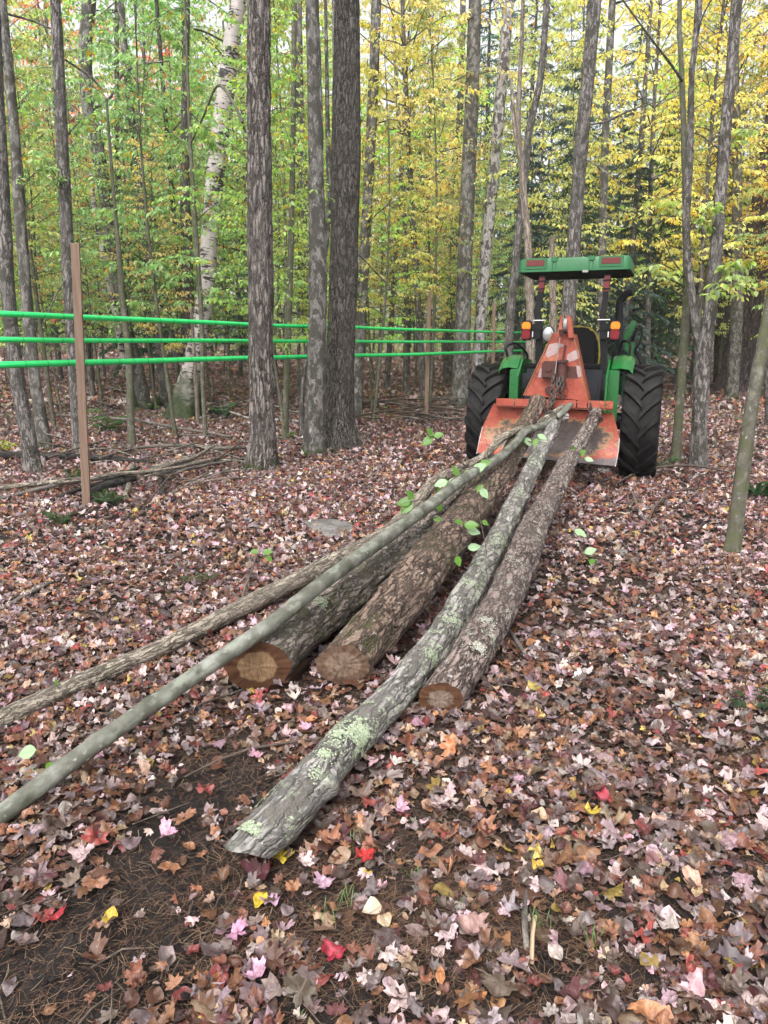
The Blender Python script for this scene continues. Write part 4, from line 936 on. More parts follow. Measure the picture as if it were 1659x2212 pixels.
# ------------------------------------------------------------------ far-off wood, one mass
fb = Buf(); rs = random.Random(99)
for k in range(200):
    Y = rs.uniform(46, 85); x = rs.uniform(-.62, .62) * Y * 1.15; r = rs.uniform(.05, .16); z = gz(x, Y)
    tube(fb, [[x, Y, z - .3, r], [x + rs.uniform(-.4, .4), Y, z + 8, r * .8], [x + rs.uniform(-.8, .8), Y, z + 18, r * .5]], 6, mat=0)
def far_leaves(N, zlo, zhi, L, ylo, yhi):
    Y = RNG.uniform(ylo, yhi, N); X = RNG.uniform(-.7, .7, N) * Y; Z = zlo + (zhi - zlo) * RNG.random(N) ** 1.15 + ground_z(X, Y)
    cl = fbm(np.stack([X * .35, Y * .35, Z * .45], 1), 88, 2); k = cl > -.10; X, Y, Z = X[k], Y[k], Z[k]; n = len(X)
    d = RNG.normal(0, 1, (n, 3)); d[:, 2] -= .6; nn = RNG.normal(0, .6, (n, 3)) + np.array([0, -.3, .8])
    LL = L * RNG.uniform(.6, 1.3, n); lr = RNG.random(n)
    V, Q = leaf_verts(np.stack([X, Y, Z], 1), d, nn, LL, LL * .6); fb.add(V, quads=Q, mat=1, lr=np.repeat(lr, 6))
far_leaves(90000, .2, 10.0, .30, 46, 84)
far_leaves(40000, 9.0, 24.0, .36, 50, 84)
fo = fb.build('distant_woodland', [M['bark_dark'], M['leaf']]); fo.color = (.34, .42, .17, 1)
tag(fo, 'far-off wood of thin trunks and green leaves closing the view', kind='stuff')
# low green ground plants far back
ub = Buf(); N = 5200; Y = RNG.uniform(14, 45, N); X = RNG.uniform(-.62, .62, N) * Y; cl = fbm(np.stack([X * .8, Y * .5, X * 0], 1), 14, 2); k = cl > .12; X, Y = X[k], Y[k]; n = len(X)
Z = ground_z(X, Y) + RNG.uniform(.03, .45, n) * RNG.random(n)
d = RNG.normal(0, 1, (n, 3)); d[:, 2] = RNG.uniform(-.3, .4, n); LL = RNG.uniform(.07, .14, n)
V, Q = leaf_verts(np.stack([X, Y, Z], 1), d, RNG.normal(0, .4, (n, 3)) + np.array([0, 0, 1.]), LL, LL * .5); ub.add(V, quads=Q, lr=np.repeat(RNG.random(n) * .85, 6))
uo = ub.build('undergrowth', M['leaf']); uo.color = (.13, .20, .05, 1); tag(uo, 'low green seedlings and ferns growing on the forest floor farther back', kind='stuff')
# ------------------------------------------------------------------ logs dragged behind the winch
random.seed(5)
def log_path(pts, step=.04, ext0=0.0):
    raw = []
    for px, py, Y, w in pts:
        p = P(px, py, Y); raw.append([p[0], p[1], p[2], w * depth(p) / F / 2])
    A = smooth_path(raw, step); return A
def make_log(name, label, bark, endm, pts, ns=64, amp=.006, seed=0, step=.02, shear=None, knots=.03, cap1=True, cat='log', knobs=(), extra=None, kb=1.0):
    A = log_path(pts, step); o0 = A[0].copy(); off = np.array([o0[0], o0[1], o0[2], 0])
    root = empty(name, tuple(o0[:3]), 0, label, cat)
    b = Buf(); R = A[:, 3].mean(); base = bark_fn(R, amp, kb, seed=seed, knots=knots)
    kn = []
    Spx = np.concatenate([[0], np.cumsum(np.linalg.norm(np.diff(A[:, :3], axis=0), axis=1))])
    for (kx, ka, kr, kh) in knobs:    # knot swellings: nearest path point to a photo point, angle, radius, height
        pr = [(CXP + (p[0]) * F / depth(p), 0) for p in A]
        i = min(range(len(A)), key=lambda i: abs(pr[i][0] - kx)); kn.append((Spx[i], ka, kr, kh))
    def fn(rest, ang, s):
        d = base(rest, ang, s)
        for (s0, a0, kr, kh) in kn:
            da = np.abs((ang - a0 + pi) % (2 * pi) - pi) * R
            d = d + kh * np.exp(-((s - s0) ** 2 + da ** 2) / (kr * kr))
        return d
    cm = None
    tube(b, A - off, ns, fn=fn, capshear=shear)
    b.build('bark', M[bark], root)
    c = Buf(); 
    # ends
    def endcap(A2, shearf, mat, nm):
        bb = Buf(); V = tube(bb, A2, ns, fn=fn if nm == 'cut_end' else None, capshear=shearf)
        ring = V[0]; cb = Buf(); n = ns; rings = 10; cc = ring.mean(0); T = A2[1, :3] - A2[0, :3]; T /= np.linalg.norm(T)
        ang = np.arange(n) * 2 * pi / n; vs = []; rr = []
        for k in range(rings, 0, -1):
            f = k / rings; pts_ = cc + (ring - cc) * f - T * .002
            rough = vn(np.stack([np.cos(ang) * f * 9, np.sin(ang) * f * 9, np.full(n, seed * 1.0)], 1), seed) * .0025 * (f < 1)
            vs.append(pts_ + T * rough[:, None]); rr.append(np.stack([np.cos(ang) * A2[0, 3] * f, np.sin(ang) * A2[0, 3] * f, np.full(n, seed * .3)], 1))
        VV = np.concatenate(vs + [cc[None] - T * .002]); RS = np.concatenate(rr + [np.array([[0, 0, seed * .3]])])
        q = np.concatenate([np.stack([k * n + np.arange(n), k * n + (np.arange(n) + 1) % n, (k + 1) * n + (np.arange(n) + 1) % n, (k + 1) * n + np.arange(n)], 1) for k in range(rings - 1)])
        tr = np.stack([(rings - 1) * n + np.arange(n), (rings - 1) * n + (np.arange(n) + 1) % n, np.full(n, rings * n)], 1)
        cb.add(VV, quads=q, tris=tr, rest=RS); cb.build(nm, M[mat], root)
    endcap(A - off, shear, endm, 'cut_end')
    Ar = (A - off)[::-1].copy(); endcap(Ar, None, 'end_light' if bark != 'beech' else 'end_small', 'far_end')
    return root, A, off
LC = make_log('log', 'large brown-barked log with a dark brown cut end and paler heart, left of its twin', 'log_grey', 'end_heart',
    [(560, 1440, 3.16, 124), (636, 1366, 3.5, 106), (725, 1300, 3.9, 96), (800, 1242, 4.35, 88), (884, 1178, 4.95, 76), (955, 1100, 5.75, 62), (1010, 1040, 6.4, 52), (1060, 1000, 7.1, 44)], amp=.009, step=.013, seed=31, ns=120, knots=.045,
    shear=lambda ca, sa, R: -R * .1 * ca + R * .50 * sa)
LD = make_log('log', 'thick reddish brown log with a grey sawn end, middle of the three sawn ends', 'log_brown', 'end_pale',
    [(740, 1436, 3.2, 106), (800, 1371, 3.42, 104), (870, 1290, 3.85, 101), (925, 1221, 4.4, 96), (993, 1132, 5.3, 80), (1055, 1050, 6.3, 64), (1102, 989, 7.0, 48), (1136, 921, 7.65, 40), (1164, 868, 8.02, 35)], amp=.010, step=.013, seed=32, ns=120, knots=.04, shear=lambda ca, sa, R: R * .50 * sa)
LE = make_log('log', 'long grey log crusted with pale green lichen, reaching nearest the camera', 'log_lichen', 'end_small',
    [(530, 1838, 1.95, 84), (575, 1796, 2.04, 98), (625, 1746, 2.15, 100), (670, 1694, 2.28, 90), (718, 1636, 2.45, 88), (766, 1588, 2.62, 84), (813, 1541, 2.8, 76), (868, 1485, 3.05, 72), (915, 1425, 3.36, 70), (960, 1368, 3.7, 68), (1014, 1282, 4.3, 62), (1051, 1212, 4.9, 55), (1082, 1157, 5.45, 50), (1106, 1103, 6.05, 45), (1133, 1048, 6.65, 38), (1160, 989, 7.2, 34), (1181, 948, 7.6, 31), (1200, 905, 7.95, 26), (1222, 900, 8.02, 22)],
    amp=.007, step=.013, seed=33, ns=110, knots=.05, shear=lambda ca, sa, R: -R * 1.25 * ca, knobs=[(668, 1.35, .04, .035), (640, -.9, .05, .012), (1118, 1.4, .04, .035), (1185, 1.3, .03, .03), (1002, -1.5, .07, .012)])
LF = make_log('log', 'rightmost log, scaly mauve brown bark and a small round sawn end', 'log_mauve', 'end_small',
    [(953, 1511, 2.95, 92), (1008, 1432, 3.2, 88), (1048, 1366, 3.5, 84), (1092, 1289, 3.95, 78), (1123, 1216, 4.5, 72), (1145, 1159, 5.05, 64), (1166, 1116, 5.6, 55), (1191, 1071, 6.2, 50), (1218, 1016, 6.95, 41), (1245, 969, 7.42, 34), (1273, 922, 7.85, 28), (1290, 888, 8.02, 22)], amp=.0075, step=.013, seed=34, ns=100, knots=.04, shear=lambda ca, sa, R: -R * .05 * ca + R * .38 * sa)
PB = make_log('pole', 'long smooth grey-green beech pole lying across the tops of the other logs', 'beech', 'end_small',
    [(-190, 1905, 1.98, 50), (0, 1763, 2.2, 44), (150, 1650, 2.42, 41), (300, 1542, 2.66, 38), (432, 1452, 2.89, 36), (600, 1337, 3.24, 34), (700, 1257, 3.6, 32), (864, 1139, 4.6, 28), (946, 1078, 5.2, 25), (1000, 1036, 5.7, 22), (1068, 996, 6.35, 19), (1116, 955, 6.95, 18), (1136, 931, 7.3, 17), (1184, 914, 7.8, 15), (1234, 874, 8.02, 12)], amp=.0012, seed=35, ns=48, knots=.045, cat='pole', knobs=[(210, -.8, .03, .007), (470, .9, .035, .006), (640, -1.2, .03, .006), (905, 0, .04, .006), (1000, -1.5, .04, .007), (330, 0, .05, .004)])
PA = make_log('pole', 'rough tan pole along the far left side of the drag, left of the smooth pole', 'log_tan', 'end_small',
    [(-200, 1652, 2.5, 54), (0, 1557, 2.85, 48), (200, 1465, 3.27, 43), (350, 1400, 3.6, 39), (500, 1325, 4.02, 38), (650, 1250, 4.5, 38), (740, 1202, 4.9, 34), (830, 1155, 5.3, 31), (875, 1113, 5.65, 29), (912, 1071, 5.9, 28), (939, 1043, 6.1, 26), (980, 1018, 6.35, 20), (1041, 989, 6.65, 17), (1082, 948, 7.05, 16), (1116, 931, 7.35, 15), (1157, 917, 7.7, 13), (1218, 877, 8.05, 10)], amp=.003, seed=36, ns=44, knots=.05, cat='pole', kb=1.8)
# broken branch stubs on the poles
def stubs(R3, items, mat):
    root, A, off = R3; cx = np.array([CXP + p[0] * F / depth(p) for p in A])
    for (px, dx, dz, L_, r) in items:
        i = int(np.argmin(np.abs(cx - px))); c = (A[i] - off)[:3]; T = A[i + 1, :3] - A[i, :3]; T /= np.linalg.norm(T); d = np.array([dx, 0, dz]) + T * .8; d /= np.linalg.norm(d); R = A[i, 3]
        b = Buf(); tube(b, smooth_path([[*(c + d * R * .6), r * 1.8], [*(c + d * (R + L_ * .25)), r * 1.1], [*(c + d * (R + L_)), r * .8]], .004), 9, fn=bark_fn(r, r * .2, 1, seed=i % 40), cap1=True); b.build('branch_stub', M[mat], root)
stubs(PB, [(240, -.6, .8, .018, .006), (520, .7, .7, .03, .005), (690, -.8, .6, .02, .005), (905, .3, 1, .05, .005), (1060, -.8, .6, .05, .005), (60, .8, .6, .012, .008)], 'beech')
stubs(PA, [(150, -.5, .9, .02, .007), (430, .5, .8, .025, .007), (610, -.3, 1, .05, .006), (790, .6, .8, .03, .007), (960, -.6, .7, .06, .006)], 'log_tan')
stubs(LD, [(860, .9, .5, .05, .012), (1010, .9, .4, .05, .012)], 'log_brown')
# lichen crusts grown as real scales on the logs
M['lichen'] = leaf_mat('lichen_scales', .1, True)
def frames(A):
    C = A[:, :3]; T = np.gradient(C, axis=0); T /= np.linalg.norm(T, axis=1)[:, None]
    N = np.zeros_like(C); up = np.array([0, 0, 1.0]); N[0] = up - T[0] * up.dot(T[0]); N[0] /= np.linalg.norm(N[0])
    for i in range(1, len(A)): v = N[i - 1] - T[i] * N[i - 1].dot(T[i]); N[i] = v / np.linalg.norm(v)
    return C, T, N, np.cross(T, N)
def lichen(root, A, off, patches, seed, col=(.40, .46, .32)):
    rg = np.random.default_rng(seed); C, T, N, B = frames(A - off); cx = np.array([CXP + p[0] * F / depth(p) for p in A]); S = np.concatenate([[0], np.cumsum(np.linalg.norm(np.diff(A[:, :3], axis=0), axis=1))])
    ps, ds, ns_, LL = [], [], [], []
    for (px, ang, ls, la, n) in patches:
        s0 = S[int(np.argmin(np.abs(cx - px)))]
        u = rg.normal(0, .5, (n, 2)); wob = 1 + .4 * vn(np.stack([u[:, 0] * 3, u[:, 1] * 3, np.full(n, px)], 1), seed); u = u * wob[:, None]
        hole = vn(np.stack([u[:, 0] * 6, u[:, 1] * 6, np.full(n, px + 9)], 1), seed + 1) > -.25
        for (a, b) in u[hole]:
            i = int(np.clip(np.searchsorted(S, s0 + a * ls), 1, len(A) - 1)); th = ang + b * la; out = N[i] * cos(th) + B[i] * sin(th); r = A[i, 3]
            tang = T[i] * rg.normal() + (-N[i] * sin(th) + B[i] * cos(th)) * rg.normal(); tang /= np.linalg.norm(tang)
            ps.append(C[i] + T[i] * rg.uniform(-.006, .006) + out * (r * 1.02 + .005)); ds.append(tang * .9 + out * rg.uniform(.0, .4)); ns_.append(out); LL.append(rg.uniform(.004, .009))
    b = Buf(); LL = np.array(LL); add_leaves(b, np.array(ps), np.array(ds), np.array(ns_), LL, LL * 1.1, rg.random(len(LL)))
    o = b.build('lichen', M['lichen'], root); o.color = (*col, 1); o['kind'] = 'stuff'
def crust(label, px, py, Y, rx, ry, n, col, seed):
    rs = random.Random(seed); b = Buf(); p0 = P(px, py, Y)
    return
lichen(*LE, [(745, .8, .075, .75, 3000), (725, .1, .04, .4, 500), (690, .2, .03, .4, 200), (537, .0, .02, .5, 900), (600, -.9, .04, .3, 250), (660, .6, .03, .3, 160), (905, .9, .06, .6, 700), (960, .5, .08, .6, 420), (1010, .3, .1, .8, 300), (1065, .6, .12, .8, 500), (1115, .4, .1, .8, 250), (1170, .3, .1, .8, 200)], 3)
lichen(*LF, [(1010, .6, .03, .5, 300), (1040, .3, .03, .4, 260), (1062, 1.0, .05, .3, 120), (1110, .2, .06, .7, 120), (1160, .5, .1, .8, 150), (1240, .3, .1, .8, 150)], 4, (.42, .42, .35))
lichen(*LC, [(672, .5, .04, .35, 260)], 5, (.38, .44, .30))
# split slab under the large log's end
sb = Buf(); bt = [PZ(x, y, z) for x, y, z in ((562, 1503, -.01), (628, 1492, -.01), (684, 1422, 0), (640, 1440, 0))]; tp = [PZ(x, y, z) for x, y, z in ((586, 1480, .05), (622, 1474, .055), (676, 1418, .075), (628, 1440, .10))]
V = [tuple(v) for v in bt + tp]; sb.add(V, quads=[(0, 1, 5, 4), (1, 2, 6, 5), (2, 3, 7, 6), (3, 0, 4, 7), (4, 5, 6, 7), (3, 2, 1, 0)], rest=np.array(V) * np.array([1, 1, 3]))
s1 = sb.build('wood_splinter', M['end_heart'], smooth=False); tag(s1, 'split slab of orange wood torn from the foot of the large left log', 'splinter')

# ------------------------------------------------------------------ sticks and brush
def stick(name, label, cat, pts, bark='stick', group=None, ns=8, z0=.02, amp=.12):
    """pts px,py,height,width px on the ground"""
    raw = []
    for px, py, z, w in pts:
        p = PZ(px, py, z); p = Vector((p[0], p[1], p[2] + gz(p[0], p[1]))); raw.append([*p, max(.0015, w / 2 * depth(p) / F)])
    A = smooth_path(raw, .08); off = np.array([*A[0, :3], 0]); b = Buf()
    tube(b, A - off, ns, fn=bark_fn(A[0, 3], A[0, 3] * amp, 1, seed=int(pts[0][0]) % 50), cap0=True, cap1=True)
    o = b.build(name, M[bark]); o.location = A[0, :3]; return tag(o, label, cat, group)
stick('charred_log', 'long blackened log lying behind the brush pile at the left edge', 'log', [(-60, 985, 0.07, 17.2), (60, 982, 0.07, 15.6), (170, 984, 0.07, 14.0), (260, 990, 0.056, 11.7), (332, 998, 0.035, 7.8)], 'log_black', ns=14)
stick('pole', 'pale grey pole on the front of the brush pile, left end nearest the frame edge', 'pole', [(-40, 1056, 0.056, 11.7), (60, 1046, 0.084, 10.9), (170, 1035, 0.14, 10.1), (250, 1022, 0.175, 9.4), (330, 1015, 0.175, 7.8), (420, 1000, 0.154, 6.2), (505, 978, 0.105, 5.5)], 'log_tan', ns=12)
stick('pole', 'grey pole under the pale one on the brush pile, bent toward the lower left', 'pole', [(-30, 1082, 0.021, 10.1), (60, 1062, 0.042, 10.1), (130, 1045, 0.084, 8.6), (200, 1035, 0.098, 7.0), (280, 1022, 0.098, 6.2)], 'stick', ns=10)
stick('pole', 'dark grey pole slanting down left out of the brush pile behind the stake', 'pole', [(105, 1082, 0.021, 10.1), (170, 1058, 0.056, 10.1), (230, 1038, 0.098, 9.4), (300, 1008, 0.14, 7.8)], 'log_black', ns=10)
stick('pole', 'short thick black pole end sticking out left of the stake in the brush pile', 'pole', [(180, 1072, 0.042, 17.2), (230, 1048, 0.07, 17.2), (290, 1030, 0.098, 15.6)], 'log_black', ns=12)
stick('pole', 'upper straight grey pole across the brush pile, running right to the thick trunk', 'pole', [(215, 985, 0.126, 4.7), (300, 966, 0.105, 7.0), (400, 962, 0.084, 7.8), (470, 968, 0.07, 8.6), (530, 965, 0.07, 7.8)], 'stick', ns=10)
stick('pole', 'slanting grey pole in the middle of the brush pile', 'pole', [(330, 1018, 0.084, 8.6), (380, 998, 0.14, 9.4), (420, 985, 0.175, 8.6), (462, 962, 0.175, 6.2)], 'log_tan', ns=10)
stick('pole', 'lower dark pole in the middle of the brush pile', 'pole', [(300, 1025, 0.07, 9.4), (360, 1006, 0.105, 10.9), (430, 998, 0.098, 8.6), (500, 990, 0.07, 7.0)], 'stick', ns=10)
stick('pole', 'knobby grey pole at the right end of the brush pile', 'pole', [(330, 1022, 0.126, 7.0), (400, 1012, 0.119, 7.8), (470, 998, 0.098, 6.2), (560, 985, 0.056, 4.7), (600, 978, 0.042, 3.9)], 'stick', ns=10)
stick('short_log', 'short black log end lying just right of the stake', 'log', [(275, 1070, 0.021, 12.9), (268, 1045, 0.029, 12.9), (262, 1020, 0.042, 11.7)], 'log_black', ns=14)
stick('short_log', 'short blackened log end standing out of the leaves in front of the brush pile', 'log', [(352, 1072, 0.021, 16.4), (350, 1045, 0.029, 15.2), (346, 1010, 0.042, 12.9)], 'log_black', ns=14)
stick('short_log', 'thin mottled log end lying in leaves between the two black log ends', 'log', [(270, 1075, .03, 12), (280, 1040, .04, 13), (286, 1005, .06, 13)], 'log_tan', ns=10)
stick('fallen_branch', 'long thin fallen branch sloping right behind the stake and the sapling trunks', 'branch', [(110, 898, .25, 5), (200, 902, .25, 6), (300, 912, .22, 7), (400, 928, .16, 6), (500, 945, .06, 4)], 'stick')
stick('fallen_birch_limb', 'upper white fallen birch limb behind the lone thick trunk', 'branch', [(450, 890, .15, 5), (490, 878, .15, 6), (540, 870, .12, 6), (600, 880, .1, 6), (650, 892, .06, 5)], 'birch')
stick('fallen_birch_limb', 'lower white fallen birch limb behind the lone thick trunk', 'branch', [(448, 880, .12, 4), (500, 892, .14, 5), (545, 905, .12, 6), (610, 908, .1, 6), (655, 912, .06, 5)], 'birch')
stick('fallen_branch', 'curved dark branch on the leaves below the forked trunk at the right', 'branch', [(1330, 1045, .03, 3), (1380, 1020, .1, 5), (1450, 1010, .15, 6), (1520, 1012, .1, 5), (1590, 1025, .03, 4)], 'twig')
stick('fallen_branch', 'pale straight stick beside the right tractor wheel', 'branch', [(1296, 1040, .03, 4), (1350, 1022, .05, 5), (1400, 1008, .06, 4), (1440, 996, .05, 3)], 'stick')
stick('fallen_branch', 'forked grey stick on the leaves near the slanting beech', 'branch', [(1385, 1110, .03, 6), (1375, 1085, .04, 6), (1365, 1060, .06, 4)], 'stick')
stick('fallen_branch', 'thin dark stick right of the forked grey stick', 'branch', [(1400, 1122, .03, 4), (1420, 1085, .08, 4), (1460, 1062, .08, 4), (1530, 1055, .04, 3)], 'twig')
stick('fallen_branch', 'brown curved stick lying right of the log with scaly bark', 'branch', [(1098, 1368, .03, 7), (1120, 1400, .03, 9), (1140, 1430, .02, 10)], 'stick')
stick('fallen_branch', 'broken pale stick between the two middle logs', 'branch', [(838, 1418, .03, 7), (862, 1388, .05, 7), (882, 1358, .06, 4)], 'end_light')
stick('fallen_branch', 'thin curved twig running left from the lichen log', 'branch', [(690, 1600, .04, 6), (620, 1606, .03, 6), (540, 1618, .03, 6), (470, 1645, .02, 6), (400, 1680, .02, 4)], 'twig')
stick('fallen_branch', 'thin stick under the smooth pole, left of the dark sawn end', 'branch', [(380, 1548, .02, 6), (440, 1520, .03, 6), (500, 1500, .02, 6), (560, 1478, .02, 4)], 'twig')
stick('fallen_branch', 'straight stick crossing beneath the two long poles at the left', 'branch', [(310, 1545, .03, 7), (370, 1490, .05, 6), (420, 1440, .05, 5)], 'stick')
stick('fallen_branch', 'twisted twig standing up behind the rough tan pole', 'branch', [(520, 1310, .03, 5), (528, 1270, .12, 5), (545, 1230, .25, 4), (556, 1195, .36, 3)], 'stick')
stick('fallen_branch', 'weathered stick lying among the leaves at the left edge', 'branch', [(20, 1300, .03, 9), (60, 1280, .04, 8), (110, 1252, .04, 6)], 'stick')
stick('fallen_branch', 'half buried vertical stick among the leaves at the bottom right', 'branch', [(1138, 2060, .01, 14), (1132, 1990, .015, 14), (1136, 1930, .015, 8)], 'stick')
stick('fallen_branch', 'pale stripped stick at the bottom of the picture beside the buried one', 'branch', [(1148, 2090, .01, 9), (1150, 2030, .02, 9), (1156, 1990, .02, 8)], 'end_light')
stick('fallen_branch', 'dark curved stick in the bare patch right of the logs', 'branch', [(1260, 1200, .02, 4), (1320, 1210, .04, 4), (1390, 1225, .03, 4)], 'twig')
random.seed(77)
for k in range(26):
    cx, cy = random.uniform(150, 520), random.uniform(965, 1055); L = random.uniform(25, 85); a = random.gauss(-.12, .25)
    stick('brush_branch', 'thin grey branch in the low brush pile behind the nearest stake', 'branch', [(cx - L, cy - a * L, random.uniform(.02, .1), 3), (cx, cy - random.uniform(0, 4), random.uniform(.06, .2), 4), (cx + L, cy + a * L, random.uniform(.02, .15), 2)], random.choice(['twig', 'stick', 'log_tan']), 'thin branches of the low brush pile', ns=5)
random.seed(31)
for k in range(34):       # tangle of dead branches right of the thickest trunk
    cx, cy = random.uniform(800, 1000), random.uniform(862, 908); a = random.uniform(-.5, .5); L = random.uniform(20, 70)
    stick('brush_branch', 'dead branch in the tangled brush heap between the thickest trunk and the far stake', 'branch', [(cx - L, cy + L * a * .4, random.uniform(.02, .15), 3), (cx, cy - random.uniform(0, 5), random.uniform(.1, .45), 4), (cx + L, cy - L * a * .4, random.uniform(.02, .3), 2)], random.choice(['twig', 'stick', 'twig']), 'branches of the tangled brush heap', ns=5)
for k in range(46):
    px = random.uniform(-20, 640) if k % 3 else random.uniform(640, 1650); py = random.uniform(835, 960); L = random.uniform(25, 90); a = random.uniform(-.35, .35)
    if 1000 < px + L and px < 1440: continue
    lab = 'dead branch lying on the leaves in the left part of the woods' if px < 640 else 'dead branch lying on the leaves in the middle and right part of the woods'
    stick('fallen_branch', lab, 'branch', [(px, py, .03, 3), (px + L * .5, py + a * L * .5 - 3, random.uniform(.08, .3), 3.5), (px + L, py + a * L, random.uniform(.03, .2), 2)], random.choice(['twig', 'stick']), 'dead branches on the ground, ' + ('left' if px < 640 else 'right'), ns=5)

# ------------------------------------------------------------------ rocks, ferns, seedlings
def rock(name, label, px, py, size, seed, mat, Y=None):
    c = PZ(px, py); bm = bmesh.new(); bmesh.ops.create_icosphere(bm, subdivisions=5, radius=1)
    V = np.array([v.co for v in bm.verts]); d = 1 + .22 * fbm(V * 1.3 + seed, seed, 4); d2 = np.round(fbm(V * 1.1 + seed * 2, seed, 1) * 4) / 14
    for v, a, b in zip(bm.verts, d, d2): v.co = Vector((v.co.x * size[0], v.co.y * size[1], v.co.z * size[2])) * float(a + b)
    me = bpy.data.meshes.new(name); bm.to_mesh(me); bm.free(); me.materials.append(M[mat]); me.polygons.foreach_set('use_smooth', [True] * len(me.polygons))
    o = bpy.data.objects.new(name, me); COL.objects.link(o); o.location = (c[0], c[1], gz(c[0], c[1]) + size[2] * .25); o.rotation_euler = (0, 0, seed); return tag(o, label, 'rock')
rock('boulder', 'pale mossy boulder half hidden behind the massive pine trunk', 1556, 812, (.55, .5, .42), 2, 'rock')
rock('flat_stone', 'flat grey stone sunk in the leaves left of the two poles', 705, 1142, (.34, .2, .045), 5, 'flatrock')
rock('stone', 'small dark stone in the bare patch right of the logs', 1340, 1200, (.06, .06, .04), 7, 'flatrock')
rock('stone', 'small stone at the edge of the leaves by the right tractor wheel', 1300, 1150, (.05, .05, .03), 9, 'flatrock')
def fern(label, px, py, n, L, col, seed, name='fern', kind=0):
    rs = random.Random(seed); c = PZ(px, py); z = gz(c[0], c[1]); root = empty(name, (c[0], c[1], z), 0, label, 'plant'); w, lv = Buf(), Buf()
    for k in range(n):
        az = k * 2.4 + rs.uniform(-.3, .3); l = L * rs.uniform(.7, 1.1); D = np.array([cos(az), sin(az), 0]); S = np.array([-sin(az), cos(az), 0])
        up = rs.uniform(.35, .9)
        pts = [[*(D * l * t + np.array([0, 0, l * up * sin(t * 2.2)])), .0025 * (1 - t * .7)] for t in np.linspace(0, 1, 8)]; tube(w, pts, 4)
        ps, ds, ns_, LL = [], [], [], []
        m = 22 if kind == 0 else 5
        for j in range(m):
            t = .2 + .8 * j / m; i = min(6, int(t * 7)); a = np.array(pts[i][:3]); b_ = np.array(pts[i + 1][:3]); p = a + (b_ - a) * (t * 7 - i)
            for sd in (-1, 1):
                ps.append(p); ds.append(S * sd + D * .35 + np.array([0, 0, -.15])); ns_.append(np.array([rs.gauss(0, .15), 0, 1])); LL.append(l * (.30 * sin(pi * min(1, .25 + t * .75)) if kind == 0 else .38 * rs.uniform(.7, 1.1)))
        LL = np.array(LL); add_leaves(lv, np.array(ps), np.array(ds), np.array(ns_), LL, LL * (.24 if kind == 0 else .55), RNG.random(len(ps)) * .85)
    w.build('stem', M['twig'], root); o = lv.build('leaves', M['leaf'], root); o.color = (*col, 1)
fern('dark green fern at the right edge beside the slanting beech', 1640, 1080, 9, .32, (.04, .10, .03), 1)
fern('small dark fern at the foot of the nearest stake', 232, 1090, 8, .22, (.045, .09, .03), 2)
fern('low dark green fern on the leaves left of the nearest stake', 128, 1135, 7, .16, (.05, .10, .03), 3)
fern('fern growing beside the mossy foot of the big birch', 330, 885, 9, .4, (.06, .15, .035), 4)
fern('bluish fern right of the mossy foot of the big birch', 480, 905, 8, .38, (.07, .17, .07), 5)
fern('small dark seedling at the right edge among the leaves', 1628, 1540, 6, .12, (.04, .08, .03), 6, 'seedling', 1)
fern('low seedling left of the rough tan pole', 440, 1262, 5, .14, (.08, .10, .05), 7, 'seedling', 1)
fern('yellow green seedling at the left edge behind the charred log', 8, 975, 8, .2, (.30, .34, .05), 8, 'seedling', 1)
fern('small fern on the leaves in front of the charred log', 165, 1035, 7, .16, (.05, .10, .03), 9)
fern('dark leafy shrub between the leaning left trunks', 235, 935, 9, .42, (.05, .11, .035), 10, 'shrub', 1)
fern('green seedling behind the slim straight stem in the middle', 617, 952, 6, .18, (.10, .20, .05), 11, 'seedling', 1)
fern('seedling with pale leaves by the foot of the forked trunk', 1440, 1012, 6, .2, (.08, .15, .06), 12, 'seedling', 1)
# ------------------------------------------------------------------ stakes and sap tubing
def stake(label, px0, py0, px1, py1, w, h, Y=None, rot=0.0):
    b = PZ(px0, py0) if Y is None else P(px0, py0, Y); Y0 = b[1]; t = P(px1, py1, Y0); z = gz(b[0], b[1])
    dx = (t[0] - b[0]); H = t[2] - z; o = None; bm = bmesh.new(); bmesh.ops.create_cube(bm, size=1)
    for v in bm.verts: v.co = Vector((v.co.x * w, v.co.y * h, (v.co.z + .5) * (H + .25) - .25))
    bmesh.ops.bevel(bm, geom=bm.edges[:], offset=.0025, segments=1, affect='EDGES')
    me = bpy.data.meshes.new('stake'); bm.to_mesh(me); bm.free()
    for v in me.vertices: v.co.x += dx * max(0, v.co.z) / H
    at = me.attributes.new('rest', 'FLOAT_VECTOR', 'POINT')
    for i, v in enumerate(me.vertices): at.data[i].vector = (v.co.x + px0 * .01, v.co.y, v.co.z)
    me.materials.append(M['stake']); o = bpy.data.objects.new('wooden_stake', me); COL.objects.link(o); o.location = (b[0], b[1], z); o.rotation_euler = (0, 0, rot); return tag(o, label, 'stake')
stake('nearest wooden stake, tall and planed, holding three green tubes at the left', 185, 1092, 161, 525, .078, .04, rot=.15)
stake('thin wooden stake standing between the thickest trunk and the tractor', 919, 916, 928, 629, .075, .038, rot=.1)
stake('wooden stake just left of the tractor, in front of the pale smooth trunk', 1064, 850, 1067, 654, .08, .04, Y=18.6)
stake('farthest wooden stake, only its top showing above the tractor seat', 1268, 770, 1268, 698, .09, .04, Y=26)
